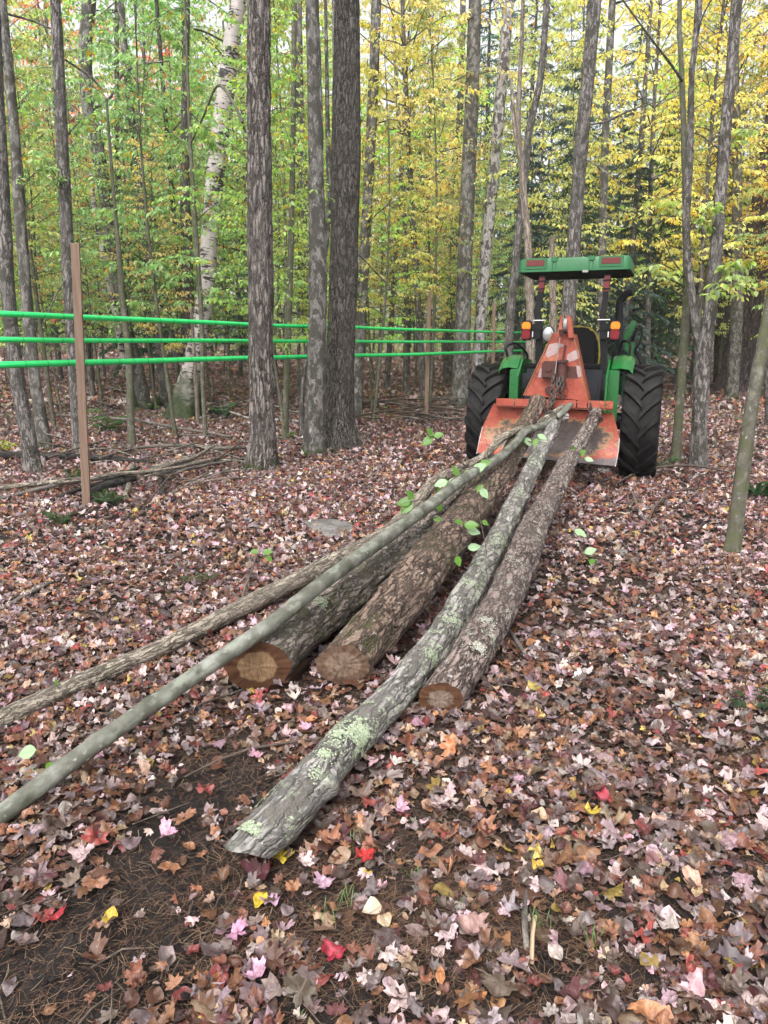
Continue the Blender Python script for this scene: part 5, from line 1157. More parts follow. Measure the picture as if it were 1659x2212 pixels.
def tubing(label, pts, r, tie_every=.235):
    raw = [[*P(px, py, Y), r] for px, py, Y in pts]; A = smooth_path(raw, .12); off = np.array([*A[0, :3], 0])
    S = np.concatenate([[0], np.cumsum(np.linalg.norm(np.diff(A[:, :3], axis=0), axis=1))])
    A[:, 2] += -.004 * np.abs(np.sin(S * .9))
    root = empty('sap_tubing', tuple(A[0, :3]), 0, label, 'tubing'); b = Buf(); tube(b, A - off, 14); b.build('tube', M['tube'], root)
    w = Buf(); A2 = (A - off).copy(); A2[:, 3] = .0018; A2[:, 2] += r * 1.0 + .002; tube(w, A2, 5); w.build('support_wire', M['steel'], root)
    s = .1; n = 0
    while s < S[-1] and n < 95:
        i = int(np.searchsorted(S, s)); i = min(i, len(A) - 2); f = (s - S[i - 1]) / max(1e-6, S[i] - S[i - 1]) if i > 0 else 0; c = (A[i - 1] + (A[i] - A[i - 1]) * f - off)[:3] if i else A[0, :3] - off[:3]
        T = A[i + 1, :3] - A[i, :3]; T /= np.linalg.norm(T); t = Buf(); nn = 10
        tube(t, [[*(c - T * .002), r + .0016], [*(c + T * .002), r + .0016]], nn)
        if n % 1 == 0:
            tube(t, [[*(c + np.array([0, 0, -r])), .0012], [*(c + np.array([.004, -.003, -r - .018])), .001]], 4)
        t.build('wire_tie', M['black_metal'], root); s += tie_every * random.uniform(.93, 1.07) * (1 if n < 30 else 1.0); n += 1
tubing('topmost green sap tube, dropping gently to the right', [(-160, 668, 6.6), (0, 677, 6.75), (165, 684, 7.5), (350, 692, 8.7), (565, 702, 10.3), (683, 705, 11.4), (760, 707, 12.4), (925, 713, 14.8), (1066, 717, 18.7), (1160, 719, 22.0)], .026)
tubing('middle green sap tube, running level between the other two', [(-160, 731, 6.6), (0, 733, 6.75), (165, 735, 7.5), (350, 735.5, 8.7), (565, 736, 10.3), (683, 737, 11.4), (760, 737.5, 12.4), (925, 738, 14.8), (1066, 738, 18.7), (1160, 738.5, 22.0)], .024)
tubing('lowest green sap tube, rising slightly to the right', [(-160, 791, 6.6), (0, 788, 6.75), (165, 783, 7.5), (350, 778.5, 8.7), (565, 772.5, 10.3), (683, 769.5, 11.4), (760, 768, 12.4), (925, 764.5, 14.8), (1066, 759, 18.7), (1160, 757, 22.0)], .031)

# ------------------------------------------------------------------ fresh beech leaves on twigs hanging over the logs
def T_leafdetail():
    n = 9; vs = []; t = np.linspace(0, 1, n)
    for tt in t:
        w = .30 * sin(pi * tt ** .8) ; 
        for u in (-1, -.5, 0, .5, 1): vs.append((u * w * (1 + (.07 if (int(tt * (n - 1)) % 2 and abs(u) == 1) else 0)), tt, .05 * abs(u) - .12 * tt * tt + .012 * cos(tt * 40) * abs(u)))
    q = [(i * 5 + j, i * 5 + j + 1, (i + 1) * 5 + j + 1, (i + 1) * 5 + j) for i in range(n - 1) for j in range(4)]
    return np.array(vs), np.array(q)
LV, LQ = T_leafdetail()
def leafy_twig(label, path, leaves, seed=0, col=(.12, .24, .05)):
    """path: (px,py,Y,w); leaves: (px,py,angle in the picture, length px, tone)"""
    raw = [[*P(px, py, Y), w / 2 * Y / F] for px, py, Y, w in path]; A = smooth_path(raw, .03); off = np.array([*A[0, :3], 0])
    root = empty('leafy_twig', tuple(A[0, :3]), 0, label, 'twig'); b = Buf(); tube(b, A - off, 6); b.build('stem', M['twig'], root)
    rs = random.Random(seed)
    for (px, py, an, L, tone) in leaves:
        d2 = [abs(px - (CXP + a[0] * F / depth(a))) for a in A]; Y = A[int(np.argmin(d2)), 1]
        p = np.array(P(px, py, Y)) - off[:3]; s = L * .88 * Y / F
        t = np.array([cos(an), rs.uniform(-.45, .1), sin(an)]); t /= np.linalg.norm(t)
        nn = np.array([rs.uniform(-.3, .3), -.75, .65]); nn = nn - t * nn.dot(t); nn /= np.linalg.norm(nn); sd = np.cross(t, nn)
        V = p + s * (LV[:, :1] * sd + LV[:, 1:2] * t + LV[:, 2:] * nn)
        near = A[int(np.argmin([np.linalg.norm(a[:3] - off[:3] - p) for a in A])), :3] - off[:3]
        pt = Buf(); tube(pt, [[*near, .0013], [*((near + p) / 2 + np.array([0, 0, .006])), .0011], [*p, .0009]], 5); pt.build('leaf_stalk', M['twig'], root)
        lb_ = Buf(); lb_.add(V, quads=LQ, lr=np.full(len(V), .3 + rs.random() * .2), col=np.tile([0, 0, 0, 1.0], (len(V), 1)), lp=LV)
        o = lb_.build('leaf', M['fresh_leaf'], root); o.color = (*[c * tone for c in ((.12, .26, .04) if tone < 1.4 else (.22, .33, .18))], 1)
def freshleaf():
    t = NT('fresh_beech_leaf'); oc = t.n('ShaderNodeObjectInfo').outputs['Color']; s = t.sep(t.attr('lp'))
    ax = t.math('ABSOLUTE', s[0]); mid = t.ramp(ax, [(.008, .7), (.02, 0.0)])
    sv = t.ramp(t.math('ABSOLUTE', t.math('SINE', t.math('MULTIPLY', t.math('SUBTRACT', s[1], t.math('MULTIPLY', ax, .9)), 30.0))), [(.1, .6), (.4, 0.0)])
    c = t.mix(t.math('MAXIMUM', mid, sv), oc, t.n('ShaderNodeHueSaturation', {'Color': oc, 'Value': .5}).outputs[0])
    n = t.noise(t.attr('lp'), 5, 3); c = t.mix(t.ramp(n, [(.6, 0.0), (.68, .7)]), c, (.30, .16, .03))
    b = t.n('ShaderNodeBsdfPrincipled', {'Base Color': c, 'Roughness': .45}).outputs[0]; tr = t.n('ShaderNodeBsdfTranslucent', {'Color': c}).outputs[0]
    return t.surf(t.n('ShaderNodeMixShader', {0: .3, 1: b, 2: tr}).outputs[0])
M['fresh_leaf'] = freshleaf()
leafy_twig('three green leaves standing up on a thin stalk left of the winch blade', [(1010, 1010, 6.3, 3), (970, 975, 6.2, 2), (935, 942, 6.1, 2)], [(935, 942, 2.2, 30, 1.0), (935, 944, 3.75, 36, .9), (936, 943, .3, 28, 1.0)], 1)
leafy_twig('cluster of pale green leaves on the smooth pole where it bends', [(1035, 1005, 6.0, 3), (1000, 1020, 5.9, 2), (965, 1045, 5.8, 2)], [(990, 1030, 2.0, 32, 1.0), (988, 1036, 3.6, 34, 1.5), (968, 1040, 3.4, 38, 1.6), (1020, 1020, .6, 42, 1.5), (1000, 1025, .3, 30, 1.3), (1035, 1008, .5, 34, 1.0)], 2)
leafy_twig('group of green leaves hanging left of the smooth pole', [(935, 1075, 5.4, 3), (905, 1080, 5.3, 2), (885, 1085, 5.2, 2)], [(893, 1078, 2.2, 32, 1.0), (890, 1082, 3.3, 42, .8), (890, 1084, 3.9, 42, 1.0), (945, 1075, 1.5, 30, 1.0), (945, 1085, -1.2, 28, 1.3)], 3)
leafy_twig('thin branched twig with green leaves drooping over the middle log', [(935, 1118, 4.5, 3), (985, 1110, 4.4, 2.5), (1030, 1112, 4.4, 2), (1045, 1160, 4.1, 2), (1052, 1200, 4.0, 1.5)], [(935, 1118, -.2, 26, .9), (1038, 1055, -.9, 32, 1.5), (1030, 1062, .9, 24, 1.0), (1002, 1135, .15, 40, 1.0), (1000, 1130, 2.8, 26, .9), (1008, 1145, -.2, 38, 1.8), (1040, 1125, -.5, 22, 1.0)], 4)
leafy_twig('drooping leaves in the shadow between the middle log and the lichen log', [(1020, 1170, 4.5, 2), (985, 1200, 4.3, 2)], [(985, 1200, -1.2, 32, 1.3), (1010, 1185, .2, 36, 1.5)], 5)
leafy_twig('yellowing leaves near the blade where the two poles meet', [(1110, 935, 7.2, 3), (1130, 950, 7.15, 2), (1150, 955, 7.1, 2)], [(1118, 948, -.3, 26, 1.2), (1135, 945, -1.0, 26, 1.4), (1160, 940, -.3, 26, 1.7), (1150, 962, .9, 24, 1.2)], 6, (.3, .26, .05))
leafy_twig('ragged green leaf sprig in front of the blade on the right log', [(1252, 990, 7.3, 3), (1245, 970, 7.25, 2)], [(1240, 985, 1.8, 28, .9), (1248, 985, .8, 26, 1.1), (1262, 990, -.2, 24, 1.9)], 7)
leafy_twig('sprig of pale curled leaves on the ground right of the logs', [(1235, 1150, 5.3, 2), (1260, 1160, 5.2, 2)], [(1240, 1145, -.4, 36, 1.7), (1262, 1195, .4, 34, 1.6), (1270, 1210, -.5, 34, 1.3)], 8)
leafy_twig('pale green drooping leaves at the left edge beside the smooth pole', [(120, 1480, 2.75, 1.5), (112, 1560, 2.6, 1.5), (100, 1640, 2.5, 1.5)], [(88, 1665, 3.5, 56, 1.6), (80, 1620, 3.4, 60, 1.7), (98, 1650, -.5, 36, 1.2), (125, 1480, 1.8, 20, 1.0)], 9)
leafy_twig('small leaf sprig with brown tips rising from the rough tan pole', [(560, 1195, 4.5, 2), (572, 1205, 4.45, 2)], [(560, 1192, 3.0, 24, .9), (568, 1192, .1, 28, 1.0), (575, 1200, -.8, 22, 1.0)], 10)
# ------------------------------------------------------------------ tractor
TA = radians(20.5)
TR = empty('tractor', (2.26, 9.28, gz(2.26, 9.28) + .0), -TA, 'green open utility tractor with a flat canopy, seen from behind the winch', 'tractor')
class BM:
    def __init__(s): s.bm = bmesh.new()
    def box(s, lo, hi, bev=.008, rot=None, piv=None, seg=2):
        r = bmesh.ops.create_cube(s.bm, size=1); vs = r['verts']; lo = Vector(lo); hi = Vector(hi); c = (lo + hi) / 2; d = hi - lo
        for v in vs: v.co = Vector((v.co.x * d.x, v.co.y * d.y, v.co.z * d.z)) + c
        if bev:
            es = list({e for v in vs for e in v.link_edges}); g = bmesh.ops.bevel(s.bm, geom=es, offset=min(bev, min(d) * .45), segments=seg, affect='EDGES'); vs = list({v for f in g['faces'] for v in f.verts} | {v for v in vs if v.is_valid})
        if rot: bmesh.ops.rotate(s.bm, verts=vs, cent=Vector(piv) if piv else c, matrix=rot)
        return s
    def prism(s, outline, axis, a, b, bev=.006):
        """outline: 2-D points; axis 'x' (pts y,z), 'y' (pts x,z) or 'z' (pts x,y); extruded from a to b"""
        def mk(p, t): return {'x': (t, p[0], p[1]), 'y': (p[0], t, p[1]), 'z': (p[0], p[1], t)}[axis]
        A = [s.bm.verts.new(mk(p, a)) for p in outline]; B = [s.bm.verts.new(mk(p, b)) for p in outline]; n = len(outline)
        fs = [s.bm.faces.new(A), s.bm.faces.new(B[::-1])] + [s.bm.faces.new((A[i], B[i], B[(i + 1) % n], A[(i + 1) % n])) for i in range(n)]
        bmesh.ops.recalc_face_normals(s.bm, faces=fs)
        if bev: bmesh.ops.bevel(s.bm, geom=list({e for f in fs for e in f.edges}), offset=bev, segments=2, affect='EDGES')
        return s
    def cyl(s, a, b, r, r2=None, n=20, bev=0):
        a, b = Vector(a), Vector(b); d = b - a; q = d.to_track_quat('Z', 'Y').to_matrix().to_4x4(); q.translation = (a + b) / 2
        bmesh.ops.create_cone(s.bm, cap_ends=True, segments=n, radius1=r, radius2=r if r2 is None else r2, depth=d.length, matrix=q); return s
    def pipe(s, pts, r, n=12, step=.03):
        b = Buf(); tube(b, smooth_path([[*p, r] for p in pts], step), n, cap0=True, cap1=True); V = np.concatenate(b.v); off = len(s.bm.verts)
        vs = [s.bm.verts.new(v) for v in V]
        for f in np.concatenate(b.q): s.bm.faces.new([vs[i] for i in f])
        for f in np.concatenate(b.t):
            try: s.bm.faces.new([vs[i] for i in f])
            except ValueError: pass
        return s
    def sheet(s, rows, th):
        """rows: list of equally long point lists; thickened"""
        n = len(rows[0]); vs = [[s.bm.verts.new(p) for p in r] for r in rows]; fs = []
        for i in range(len(rows) - 1):
            for j in range(n - 1): fs.append(s.bm.faces.new((vs[i][j], vs[i][j + 1], vs[i + 1][j + 1], vs[i + 1][j])))
        bmesh.ops.recalc_face_normals(s.bm, faces=fs); bmesh.ops.solidify(s.bm, geom=fs, thickness=th); return s
    def build(s, name, mat, parent, angle=35, rest=None):
        me = bpy.data.meshes.new(name); bmesh.ops.recalc_face_normals(s.bm, faces=s.bm.faces[:]); s.bm.to_mesh(me); s.bm.free()
        if rest:
            at = me.attributes.new('rest', 'FLOAT_VECTOR', 'POINT')
            for i, v in enumerate(me.vertices): at.data[i].vector = rest(v.co)
        me.materials.append(M[mat] if isinstance(mat, str) else mat); me.polygons.foreach_set('use_smooth', [True] * len(me.polygons)); me.set_sharp_from_angle(angle=radians(angle)); me.update()
        o = bpy.data.objects.new(name, me); COL.objects.link(o); o.parent = parent; return o
# helper that turns a photo point into tractor coordinates at a given local y
Rt = Matrix.Rotation(-TA, 3, 'Z'); Ti = Rt.transposed(); TO = TR.location.copy()
def L(px, py, ly):
    d = P(px, py, 10.0) - Vector((0, 0, CAMH)); o = Ti @ (Vector((0, 0, CAMH)) - TO); dd = Ti @ d; s = (ly - o.y) / dd.y; return o + dd * s
def wheel(cx, cy, R, w, lugs, rim_r, name, side):
    we = empty(name, (cx, cy, R - .012)); we.parent = TR
    hw = w / 2; prof = [(-hw * .72, rim_r), (-hw * .98, rim_r + .05), (-hw * 1.04, R * .72), (-hw * 1.0, R * .86), (-hw * .93, R * .905), (-hw * .6, R * .925), (0, R * .935), (hw * .6, R * .925), (hw * .93, R * .905), (hw * 1.0, R * .86), (hw * 1.04, R * .72), (hw * .98, rim_r + .05), (hw * .72, rim_r)]
    n = 96; b = Buf(); V = []
    for k in range(n):
        a = 2 * pi * k / n
        for x, r in prof: V.append((x, r * cos(a), r * sin(a)))
    m = len(prof); q = [(k * m + j, ((k + 1) % n) * m + j, ((k + 1) % n) * m + j + 1, k * m + j + 1) for k in range(n) for j in range(m - 1)]
    b.add(V, quads=q); b.build('tyre', M['tread'], we)
    lb_ = Buf()
    for sgn in (-1, 1):
        for k in range(lugs):
            a0 = 2 * pi * (k + (.5 if sgn > 0 else 0)) / lugs; rows = []
            K = 9
            for i in range(K):
                t = i / (K - 1); x = sgn * (-.012 + t * (hw * 1.03 + .012)); a = a0 - .42 * (t ** .85) * (.66 / R) * .95; th = (.025 + .014 * t) / R
                top = R * (1 - .012 * t * t - (.03 if i == K - 1 else 0)); bot = R * .90 - (.06 if i == K - 1 else 0)
                rows.append([(x, rr * cos(a + s * th * (1.25 if rr == bot else 1)), rr * sin(a + s * th * (1.25 if rr == bot else 1))) for s, rr in ((-1, bot), (-1, top), (1, top), (1, bot))])
            # side foot of the lug
            x = sgn * hw * 1.045; a = a0 - .44 * (.66 / R); rows.append([(x, rr * cos(a + s * .03), rr * sin(a + s * .03)) for s, rr in ((-1, R * .84), (-1, R * .88), (1, R * .88), (1, R * .84))])
            V = [p for r in rows for p in r]; q = []
            for i in range(len(rows) - 1):
                for j in range(4): q.append((i * 4 + j, i * 4 + (j + 1) % 4, (i + 1) * 4 + (j + 1) % 4, (i + 1) * 4 + j))
            q += [(0, 1, 2, 3), tuple((len(rows) - 1) * 4 + j for j in (3, 2, 1, 0))]; lb_.add(V, quads=q)
    o = lb_.build('tread_lugs', M['tread'], we, smooth=False)
    o.data.polygons.foreach_set('use_smooth', [False] * len(o.data.polygons))
    md = o.modifiers.new('bevel', 'BEVEL'); md.width = .005; md.segments = 2; md.limit_method = 'ANGLE'
    r = BM(); 
    pr = [(-hw * .76, rim_r + .015), (-hw * .6, rim_r - .02), (-hw * .3, rim_r - .03), (side * .02, rim_r - .05), (side * .0, rim_r * .55), (side * .03, rim_r * .3)]
    vs = [[r.bm.verts.new((x, rr * cos(2 * pi * k / 48), rr * sin(2 * pi * k / 48))) for x, rr in pr] for k in range(48)]
    for k in range(48):
        for j in range(len(pr) - 1): r.bm.faces.new((vs[k][j], vs[k][j + 1], vs[(k + 1) % 48][j + 1], vs[(k + 1) % 48][j]))
    r.cyl((-.08, 0, 0), (.08, 0, 0), rim_r * .34, n=32)
    for k in range(8): a = 2 * pi * k / 8; r.cyl((-.09, rim_r * .24 * cos(a), rim_r * .24 * sin(a)), (.09, rim_r * .24 * cos(a), rim_r * .24 * sin(a)), .012, n=8)
    r.build('rim', 'yellow', we)
    return we
RW = .685
wheel(-.91, 0, RW, .41, 18, .36, 'rear_wheel', -1)
wheel(.91, 0, RW, .41, 18, .36, 'rear_wheel', 1)
for sx in (-1, 1): wheel(.80 * sx, 2.05, .44, .28, 18, .24, 'front_wheel', sx)
# axle, transmission and drawbar frame
b = BM(); b.cyl((-.80, 0, .68), (.80, 0, .68), .10, n=24); b.cyl((-.5, 0, .68), (.5, 0, .68), .15, n=24); b.build('rear_axle', 'black_metal', TR)
b = BM(); b.box((-.22, -.28, .45), (.22, 1.9, .95), .04); b.build('transmission', 'green', TR)
b = BM(); b.cyl((-.72, 2.05, .44), (.72, 2.05, .44), .06); b.build('front_axle', 'green', TR)
b = BM(); b.box((-.48, -.42, 1.02), (.50, -.02, 1.30), .05); b.box((-.44, -.45, .80), (-.25, -.1, 1.18), .03); b.box((.25, -.47, .76), (.44, -.1, 1.2), .03); b.box((.02, -.45, .86), (.26, -.2, 1.05), .02); b.build('rear_cover', 'dark_plastic', TR)
for x in (.30, .37): BM().box((x, -.476, .80), (x + .02, -.46, 1.16), .004).build('cover_rib', 'dark_plastic', TR)
# hitch arms
for sx in (-1, 1):
    b = BM(); b.pipe([(sx * .30, -.1, .55), (sx * .38, -.5, .52), (sx * .40, -.85, .5)], .022); b.pipe([(sx * .28, -.2, 1.0), (sx * .36, -.55, .56)], .016); b.build('lift_arm', 'black_metal', TR)
# fenders: curved over the inner half of each wheel
for sx in (-1, 1):
    b = BM(); rows = []
    for k in range(13):
        a = radians(-28 + k * 13.5) if True else 0   # 0 = straight back, 90 = up
        rr = .735 + (.035 if k == 0 else 0); y = -rr * cos(a); z = RW + rr * sin(a)
        x0 = .52 * sx; x1 = (.75 + .04 * sin(a)) * sx; y = y * .86 + .02
        rows.append([(x0, y * .97, z - .03), (x0 + sx * .03, y, z + .035), ((x0 + x1) / 2, y, z + .05), (x1 - sx * .04, y, z + .035), (x1, y, z - .005), (x1, y * .98, z - .04)])
    rows = [r for r in rows if r[1][2] > 1.20]
    b.sheet(rows, .006); b.build('fender', 'green', TR, 50)
    BM().box((min(sx * .50, sx * .64), -.37, .70), (max(sx * .50, sx * .64), -.345, 1.30), .012).build('fender_rear_panel', 'green', TR)
    BM().box((min(sx * .36, sx * .50), -.33, .62), (max(sx * .36, sx * .50), -.20, 1.25), .012).build('frame_upright', 'black_metal', TR)
    b = BM(); b.prism([(-.55, .55), (.55, .55), (.60, 1.15), (.35, 1.40), (-.25, 1.42), (-.55, 1.22)], 'x', sx * .50, sx * .525, .004); b.build('fender_side', 'green', TR)
b = BM(); b.pipe([(-.70, -.22, 1.44), (-.72, -.22, 1.56), (-.62, -.1, 1.60), (-.52, .1, 1.47), (-.52, .12, 1.40)], .016); b.build('grab_handle', 'black_metal', TR)
b = BM(); b.pipe([(.70, .3, 1.42), (.70, .32, 1.6), (.6, .5, 1.62), (.56, .6, 1.45)], .016); b.build('grab_handle', 'black_metal', TR)
# platform
b = BM(); b.box((-.5, -.1, .92), (.5, 1.2, 1.0), .01); b.box((-.5, -.16, 1.30), (.5, .04, 1.36), .02); b.build('platform', 'black_metal', TR)
# roll bar posts: placed from their ends
pl = [L(1166, 768, -.32), L(1165, 706, -.32), L(1160, 672, -.32), L(1166, 655, -.32), L(1172, 596, -.32)]
prr = [L(1305, 850 - 66, -.32), L(1303, 720, -.32), L(1302, 680, -.32), L(1306, 658, -.32), L(1313, 592, -.32)]
for pts in (pl, prr):
    zlow = .98
    q = [(pts[0].x, -.32, zlow)] + [(p.x, -.32, p.z) for p in pts]
    pb = Buf(); pth = []
    for i, p in enumerate(q): pth.append([*p, .052 if i < 4 else .044])
    dense = []
    for u, v in zip(pth, pth[1:]): dense += [list(np.array(u) * (1 - f) + np.array(v) * f) for f in (0, .5, .98)]
    dense.append(pth[-1]); tube(pb, dense, 4, phase=pi / 4, cap0=True, cap1=True)
    post = pb.build('roll_bar_post', M['black_metal'], TR, smooth=False)
    t = q[-1]; m = q[-2]; b = BM()
    a_ = Vector(m) + (Vector(t) - Vector(m)) * .42; c_ = Vector(t) - Vector((0, 0, .02)); d = c_ - a_; ang = atan2(d.x, d.z)
    b.box((-.033, -.038, 0), (.033, .038, d.length), .004, rot=Matrix.Rotation(ang, 3, 'Y'), piv=(0, 0, 0)); bmesh.ops.translate(b.bm, verts=b.bm.verts[:], vec=a_); b.build('red_tape', 'red_tape', post)
    for f in (.52, .8):
        b = BM(); c = Vector(m) + (Vector(t) - Vector(m)) * f; b.box((c.x - .045, -.37, c.z - .006), (c.x + .045, -.27, c.z + .006), .003); b.build('strap', 'black_metal', post)
    for zz in (1.75, 1.87):
        b = BM(); xx = q[2][0]; b.cyl((xx - .07, -.36, zz), (xx + .07, -.36, zz), .006, n=10); b.build('bolt', 'chrome', post)
b = BM(); b.box((q[-1][0] - .95, -.36, 2.43), (q[-1][0] + .05, -.28, 2.47), .006); b.build('roll_bar_top', 'black_metal', TR)
# canopy, tilted panel with a rear skirt; corners from the photo
ly = -.42; A0 = L(1119, 583, ly); A1 = L(1362, 588 - 1, ly); top0 = L(1122, 559, ly); top1 = L(1357, 550, ly)
cxl, cxr, zb, zt = A0.x, A1.x, (A0.z + A1.z) / 2, (top0.z + top1.z) / 2
D0, D1 = ly, ly + 1.1
CN = empty('canopy', (0, 0, 0)); CN.parent = TR
b = BM(); K = 11
def skirt(x0, x1, y0, y1, ins, z): return [(x0 + ins, y0 + ins), (x1 - ins, y0 + ins), (x1 - ins, y1 - ins), (x0 + ins, y1 - ins)]
def loop(x0, x1, y0, y1, z, r):
    out = []
    for cx_, cy_, a0 in ((x1 - r, y1 - r, 0), (x0 + r, y1 - r, pi / 2), (x0 + r, y0 + r, pi), (x1 - r, y0 + r, 1.5 * pi)):
        for k in range(6): a = a0 + pi / 2 * k / 5; out.append((cx_ + r * cos(a), cy_ + r * sin(a), z))
    return out
prof = [(0.0, zb, .07), (.0, zb + .012, .07), (.006, zt - .03, .07), (.016, zt - .008, .07), (.04, zt, .06), (.10, zt - .004, .05), (.16, zt + .008, .05), (.5, zt + .014, .02)]
rings = [[b.bm.verts.new(p) for p in loop(cxl + i, cxr - i, D0 + i * (1 if i < .4 else 1), D1 - i, z, max(.01, r))] for i, z, r in prof]
for a_, c_ in zip(rings, rings[1:]):
    n = len(a_)
    for j in range(n): b.bm.faces.new((a_[j], a_[(j + 1) % n], c_[(j + 1) % n], c_[j]))
b.bm.faces.new(rings[-1])
roof = b.build('roof_shell', 'canopy', CN, 40)
b = BM(); rr = [[b.bm.verts.new(p) for p in loop(cxl + i, cxr - i, D0 + i, D1 - i, z, .06)] for i, z in ((.001, zb + .001), (.03, zb - .012), (.10, zb + .01))]
for a_, c_ in zip(rr, rr[1:]):
    n = len(a_)
    for j in range(n): b.bm.faces.new((a_[j], a_[(j + 1) % n], c_[(j + 1) % n], c_[j]))
b.bm.faces.new(rr[-1]); b.build('underside', 'under', CN)
W_ = cxr - cxl
for (f0, f1) in ((.055, .265), (.725, .935)):
    x0, x1 = cxl + W_ * f0, cxl + W_ * f1
    b = BM(); zc = (zb + zt) / 2 + .018; b.prism([(x0, zc - .055), (x0 + .012, zc - .066), (x1 - .012, zc - .066), (x1, zc - .055), (x1, zc + .052), (x0, zc + .052)], 'y', D0 - .006, D0 + .02, .005); b.build('panel_recess', 'canopy', CN)
    b = BM(); b.prism([(x0 + .028, zc - .032), (x1 - .028, zc - .032), (x1 - .028, zc + .036), (x0 + .028, zc + .036)], 'y', D0 - .011, D0 + .01, .004); b.build('red_reflector', 'red_panel', CN)
for f in (.315, .345, .64, .675): b = BM(); x = cxl + W_ * f; b.box((x - .006, D0 - .005, zb + .01), (x + .006, D0 + .02, zt - .016), .004); b.build('seam', 'canopy', CN)
for f in (.33, .66): b = BM(); x = cxl + W_ * f; b.prism([(x - .03, zt - .05), (x + .03, zt - .05), (x + .04, zt + .004), (x - .04, zt + .004)], 'y', D0 - .007, D0 + .10, .006); b.build('moulded_clip', 'canopy', CN)
b = BM(); x = cxl + W_ * .61; b.box((x - .032, D0 - .003, zb - .022), (x + .032, D0 + .006, zb + .004), .002); b.build('small_tag', 'tag', CN)
# tail lamps
for px in (1137, 1329):
    c = L(px, 714, -.42); tl = empty('tail_lamp', (c.x, c.y, c.z)); tl.parent = TR; sx = -1 if px < 1200 else 1
    b = BM(); b.prism([(-.062, -.10), (-.045, -.115), (.045, -.115), (.062, -.10), (.066, .08), (.045, .115), (-.04, .118), (-.066, .09)], 'y', .0, .075, .012); b.build('lamp_housing', 'black_metal', tl)
    b = BM(); b.prism([(-.05, .012), (.05, .012), (.052, .075), (.038, .098), (-.036, .098), (-.052, .078)], 'y', -.03, .02, .010); b.build('amber_lens', 'amber', tl)
    b = BM(); b.prism([(-.05, -.10), (.046, -.10), (.05, .006), (-.05, .006)], 'y', -.028, .02, .010); b.build('red_lens', 'red_lens', tl)
    b = BM(); b.box((.05 if sx < 0 else -.20, .02, -.012), (.20 if sx < 0 else -.05, .05, .015), .004); b.box((.07 if sx < 0 else -.17, .02, -.10), (.17 if sx < 0 else -.07, .05, .08), .006); b.build('lamp_bracket', 'black_metal', tl)
    b = BM(); b.box((.07 if sx < 0 else -.08, -.0, -.075), (.08 if sx < 0 else -.07, .015, -.01), .002); b.build('bracket_bolt', 'chrome', tl)
c = L(1184, 722, -.5); wl = empty('work_lamp', c); wl.parent = TR
b = BM(); b.cyl((0, .0, 0), (0, .10, 0), .094, .06, n=28); [v.co.__setitem__(0, v.co.x * .78) for v in b.bm.verts]; b.build('lamp_shell', 'black_metal', wl)
b = BM(); bmesh.ops.create_uvsphere(b.bm, u_segments=24, v_segments=12, radius=.086); [setattr(v, 'co', Vector((v.co.x * .74, v.co.y * .3, v.co.z))) for v in b.bm.verts]; b.build('lamp_lens', 'lamp_glass', wl)
# seat
c = L(1256, 742, .35); st = empty('seat', (c.x - .05, .35, 1.25)); st.parent = TR
b = BM(); b.prism([(-.27, -.02), (.25, -.02), (.27, .22), (.24, .42), (.16, .53), (.0, .56), (-.16, .53), (-.25, .40), (-.28, .2)], 'y', -.02, .09, .035); b.build('backrest', 'seat', st)
b = BM(); b.prism([(-.285, -.02), (.265, -.02), (.287, .22), (.256, .43), (.17, .545), (.0, .576), (-.17, .545), (-.265, .41), (-.295, .2)], 'y', .035, .05, .003); b.build('yellow_trim', 'yellow', st)
b = BM(); b.box((-.26, .0, -.22), (.25, .5, -.04), .05); b.build('seat_cushion', 'seat', st)
# steering wheel, dash, hood
b = BM(); n = 28; ring = [(.19 * cos(2 * pi * k / n), .19 * sin(2 * pi * k / n) * .85, .05 * sin(2 * pi * k / n)) for k in range(n + 1)]; c = Vector((.06, 1.0, 1.62)); b.pipe([Vector(p) + c for p in ring], .014, 8, .02); b.pipe([c, c + Vector((0, .12, -.28))], .02); b.pipe([c + Vector((-.18, 0, 0)), c, c + Vector((.18, 0, 0))], .01); b.build('steering_wheel', 'black_metal', TR)
b = BM(); b.prism([(1.05, .9), (2.75, .9), (2.78, 1.35), (2.6, 1.46), (1.15, 1.62), (1.05, 1.55)], 'x', -.33, .33, .06); b.build('hood', 'green', TR)
b = BM(); b.prism([(1.5, 1.2), (2.6, 1.15), (2.6, 1.25), (1.5, 1.32)], 'x', .325, .336, .002); b.build('hood_stripe', 'yellow', TR)
b = BM(); b.box((-.20, .92, 1.0), (.26, 1.1, 1.56), .04); b.build('dashboard', 'dark_plastic', TR)
# exhaust stack beyond the right fender
e0 = L(1339, 790, .7); e1 = L(1338, 668, .7); e2 = L(1343, 645, .7); e3 = L(1353, 635, .7); e4 = L(1366, 631, .7)
b = BM(); b.pipe([(e0.x, .7, .95), e0, (e1.x, .7, e1.z), e2, e3, e4], .047, 20, .02); b.build('exhaust_stack', 'dark_plastic', TR, 60)
b = BM(); b.box((e0.x - .10, .6, 1.2), (e0.x + .07, .95, 1.52), .02); b.build('exhaust_shield', 'black_metal', TR)
